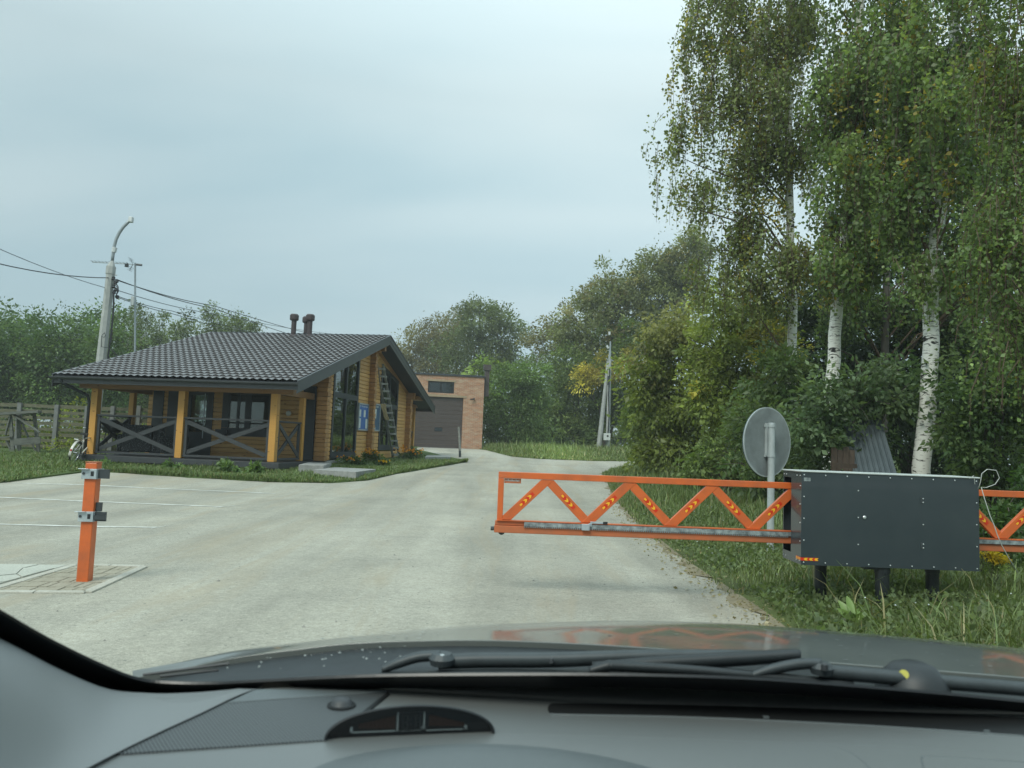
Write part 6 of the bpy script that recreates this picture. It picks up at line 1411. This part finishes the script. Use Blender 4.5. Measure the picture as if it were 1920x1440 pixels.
for dy, dzz in ((.12, -.036), (.28, -.105), (.40, -.20), (.46, -.34), (.47, -.5)):
    q = srs.copy(); q[:, 1] += dy; q[:, 2] -= np.maximum(-dzz, dy * (EYE[2] - srs[:, 2]) / srs[:, 1] * 1.25); rows.append(q)
hood = cb_(MB().grid(rows), 'bonnet', M['hood'], smooth=True)
m = MB(); rs_ = random.Random(6)
for k in range(120):
    i = rs_.randrange(14, 60); v = rs_.uniform(.05, .95); p = nr[i] * (1 - v) + srs[i] * v; p[2] += .010 * math.sin(math.pi * v) + .0006; p[0] += rs_.uniform(-.02, .02); a, b = rs_.uniform(.0015, .0045), rs_.uniform(.0015, .005)
    m.add([p + np.array([math.cos(t) * a, math.sin(t) * b, -math.sin(t) * b * .16]) for t in np.linspace(0, 2 * math.pi, 7)[:-1]], [tuple(range(6))])
kind(cb_(m, 'water_spots', M['water_spot'], hood), 'stuff')
for x, s in ((srs[0][0] - .05, -1), (1.52, 1)):
    m = MB()
    m.prism([(x - .05, 1.0, .80), (x - .05, 2.15, .56), (x - .05, 2.2, .35), (x - .05, 1.0, .30)], (.06, 0, 0)); cb_(m, 'fender', M['hood'], bevel=.02)
# cowl behind the bonnet
rows = []
for v in np.linspace(0, 1, 5):
    q = []
    for a, b in zip(spl([(240, 1275), *UP[5:]], 70), nr):
        p = EYE + (on_ws(*a) - EYE) * 1.02 - np.array([0, 0, .003]); w = p * (1 - v) + (b - np.array([0, 0, .008])) * v; w[2] -= .014 * math.sin(math.pi * v); q.append(w)
    rows.append(q)
cowl = cb_(MB().grid(rows), 'cowl', M['cowl'], smooth=True)
m = MB()
for k in range(34):
    a, b = rs_.uniform(330, 760), rs_.uniform(1215, 1262)
    if b < 1262 - (a - 250) * .12 + 4: continue
    p = P(a, b, 1.0) + np.array([0, 0, .006]); s = rs_.uniform(.0008, .0019); m.add([p + np.array([math.cos(t) * s, math.sin(t) * s * .6, math.sin(t) * s * .4]) for t in np.linspace(0, 2 * math.pi, 7)[:-1]], [tuple(range(6))])
kind(cb_(m, 'cowl_spots', M['water_spot'], cowl), 'stuff')
for a in ((268, 1265, 430, 1244), (300, 1268, 410, 1256)):
    cb_(MB().tube([P(a[0], a[1], 1.0), P(a[2], a[3], 1.02)], .0018, 5), 'cowl_rib', M['rail_trim'], cowl)
def arm_px(pts, D, name, m, wpx, parent, tz=.010):
    """flat bar following a pixel path at distance D, its height given in pixels"""
    q = spl(pts, 30); wv = np.interp(np.linspace(0, 1, 30), np.linspace(0, 1, len(wpx)), wpx); up_, lo_ = [], []
    g = [[], [], [], [], []]
    for i, (a, b) in enumerate(q):
        k = wv[i] / 2
        for r_, (o, dd, s) in enumerate(((k, .0, 0), (k * .7, -.006, 0), (0, -.009, 0), (-k * .7, -.006, 0), (-k, .0, 0))): g[r_].append(P(a, b - o * -1, D + dd))
    return cb_(MB().grid(g), name, m, parent, smooth=True, solid=.006)
w1 = MB(); w1.lathe(P(828, 1240, .99), [(.014, -.004), (.0165, .004), (.012, .010)], 18, axis='z'); wo = cb_(w1, 'wiper', M['wiper'])
arm_px([(716, 1256), (748, 1243), (785, 1232), (826, 1229)], 1.0, 'arm_hook', M['wiper'], (6, 12, 12, 12), wo)
arm_px([(822, 1241), (900, 1238), (1040, 1237), (1200, 1231), (1360, 1228), (1490, 1229)], 1.0, 'arm', M['wiper'], (20, 21, 21, 18, 12, 6), wo)
cb_(MB().lathe(P(829, 1234, .982), [(.0042, -.004), (.0042, .003), (.002, .0045)], 12, axis='z'), 'pivot_bolt', M['screw'], wo)
cb_(MB().lathe(P(1034, 1238, .985), [(.0032, -.003), (.0026, .002), (.001, .0035)], 12, axis='z'), 'arm_stud', M['rail_trim'], wo)
arm_px([(1110, 1250), (1220, 1244), (1360, 1237), (1482, 1229), (1500, 1228)], .985, 'blade', M['cowl'], (10, 18, 20, 16, 8), wo)
w2 = MB(); w2.lathe(P(1540, 1257, .965), [(.012, -.004), (.0145, .004), (.010, .010)], 18, axis='z'); wo2 = cb_(w2, 'wiper', M['wiper'])
arm_px([(1410, 1266), (1450, 1254), (1500, 1245), (1540, 1244)], .97, 'arm_hook', M['wiper'], (6, 12, 13, 12), wo2)
arm_px([(1535, 1258), (1640, 1267), (1780, 1280), (1920, 1292), (2060, 1306)], .97, 'arm', M['wiper'], (20, 20, 19, 18, 16), wo2)
cb_(MB().lathe(P(1546, 1250, .95), [(.0042, -.004), (.0042, .003), (.002, .0045)], 12, axis='z'), 'pivot_bolt', M['rail_trim'], wo2)
arm_px([(1104, 1258), (1140, 1249), (1160, 1249), (1300, 1257), (1460, 1271), (1600, 1284)], .972, 'blade', M['cowl'], (6, 14, 12, 11, 10, 8), wo2)
c = P(1712, 1284, .985); cap = MB(); cap.lathe(c, [(.044, -.01), (.043, -.004), (.037, .012), (.025, .024), (.012, .0285), (.001, .0295)], 24); co_ = cb_(cap, 'washer_cap', M['cowl'], cowl, smooth=True)
p = c + np.array([-.0235, -.0235, .0185]); d = norm(EYE - p); a = norm(np.cross(d, [0, 0, 1])); b = np.cross(a, d)
cb_(MB().prism([p + (a * math.cos(t) + b * math.sin(t)) * .0056 for t in np.linspace(0, 2 * math.pi, 17)[:-1]], d * .001), 'yellow_dot', M['yellow_dot'], co_)
# ------------------------------------------------------------------ parking sensor display standing on the dash
bl, br_ = on_dash(607, 1389), on_dash(928, 1376); mid = (bl + br_) / 2
dd = norm(br_ - bl); DWd = np.linalg.norm(br_ - bl); hgt = .031
ang = math.atan2(dd[1], dd[0])
ps = thing('sensor_display', 'black arched parking sensor display standing on the dash', 'display', mid, ang)
def arch(w, hh, n=30, p=1.0): return [(-w / 2 * math.cos(t), hh * (math.sin(t) ** p)) for t in np.linspace(0, math.pi, n)]
hs = MB(); oa = arch(DWd, hgt, 34, .92); ia = [(a * .955, .0012 + b * .90) for a, b in oa]; ca_ = [(a * .98, b * .97) for a, b in oa]
g = [[(a, .003, b) for a, b in ia], [(a, -.004, b) for a, b in ca_], [(a, .000, b) for a, b in oa], [(a * .985, .008, b * .90) for a, b in oa], [(a * .93, .028, b * .52) for a, b in oa], [(a * .86, .042, b * .15) for a, b in oa], [(a * .8, .046, 0) for a, b in oa]]
hs.grid(g); hso = hs.build('housing', M['black_plastic'], ps, smooth=True)
fc = MB(); fc.prism([(a, .0032, b) for a, b in ia], (0, .002, 0)); fo_ = fc.build('display_face', M['display_glass'], ps)
def fq(name, polys, m, y=.0026):
    b = MB()
    for q in polys: b.prism([(x, y, z) for x, z in q], (0, .0004, 0))
    return b.build(name, m, fo_)
R4 = lambda x0, x1, z0, z1: [(x0, z0), (x1, z0), (x1, z1), (x0, z1)]
s = DWd / 321.0
def dp(px, py): return ((px - 767.5) * s, (1383.5 - .04 * (px - 767.5) - py) * s * 1.05)
def seg4(x0, x1, y0, y1): a, b = dp(x0, y1), dp(x1, y0); return R4(a[0], b[0], a[1], b[1])
fq('frame_lines', [seg4(740, 742, 1342, 1374), seg4(790, 792, 1341, 1366), seg4(740, 792, 1341, 1343), seg4(740, 786, 1373, 1375), seg4(658, 738, 1375, 1376.6), seg4(655, 658, 1368, 1377), seg4(796, 866, 1371, 1372.6)], M['display_mark'])
gh = []
for x in (750, 774):
    for (a, b, c, d) in ((0, 11, 0, 1.8), (0, 11, 12, 13.8), (0, 11, 24, 25.8), (0, 1.8, 2, 11.5), (9.2, 11, 2, 11.5), (0, 1.8, 14, 23.5), (9.2, 11, 14, 23.5)): gh.append(seg4(x + a, x + b, 1346 + c, 1346 + d))
gh.append(seg4(764, 766.5, 1353, 1355.5)); gh.append(seg4(764, 766.5, 1362, 1364.5))
fq('ghost_digits', gh, M['display_ghost'])
fq('level_bars', [seg4(669 + k * 7.6, 676 + k * 7.6, 1362 - k * 1.75, 1371) for k in range(9)], M['display_orange'])
fq('level_bars', [seg4(861 - k * 7.6, 868 - k * 7.6, 1358.5 - k * 1.6, 1365.5) for k in range(9)], M['display_orange'])
for ch, px, py, sz in (('L', 653, 1376, .0055), ('R', 868, 1371, .0062), ('m', 786, 1371, .0052)):
    q = dp(px, py); text_mesh(ch, sz, M['display_mark'], 'letter', fo_, Matrix.Translation((q[0], .0025, q[1])) @ Matrix.Rotation(math.pi / 2, 4, 'X'))

# ------------------------------------------------------------------ faint haze round the whole scene
hz = MB().span(-330, 330, -90, 330, -1.0, 45).build('haze', None)
hz.data.materials.clear(); hm = bpy.data.materials.new('haze air'); hm.use_nodes = True; hn = hm.node_tree
for n_ in list(hn.nodes): hn.nodes.remove(n_)
ho = hn.nodes.new('ShaderNodeOutputMaterial'); hv = hn.nodes.new('ShaderNodeVolumePrincipled')
hv.inputs['Color'].default_value = (.94, .98, .97, 1); hv.inputs['Density'].default_value = .0013; hv.inputs['Anisotropy'].default_value = .2
hn.links.new(hv.outputs[0], ho.inputs['Volume']); hz.data.materials.append(hm); kind(hz, 'stuff')
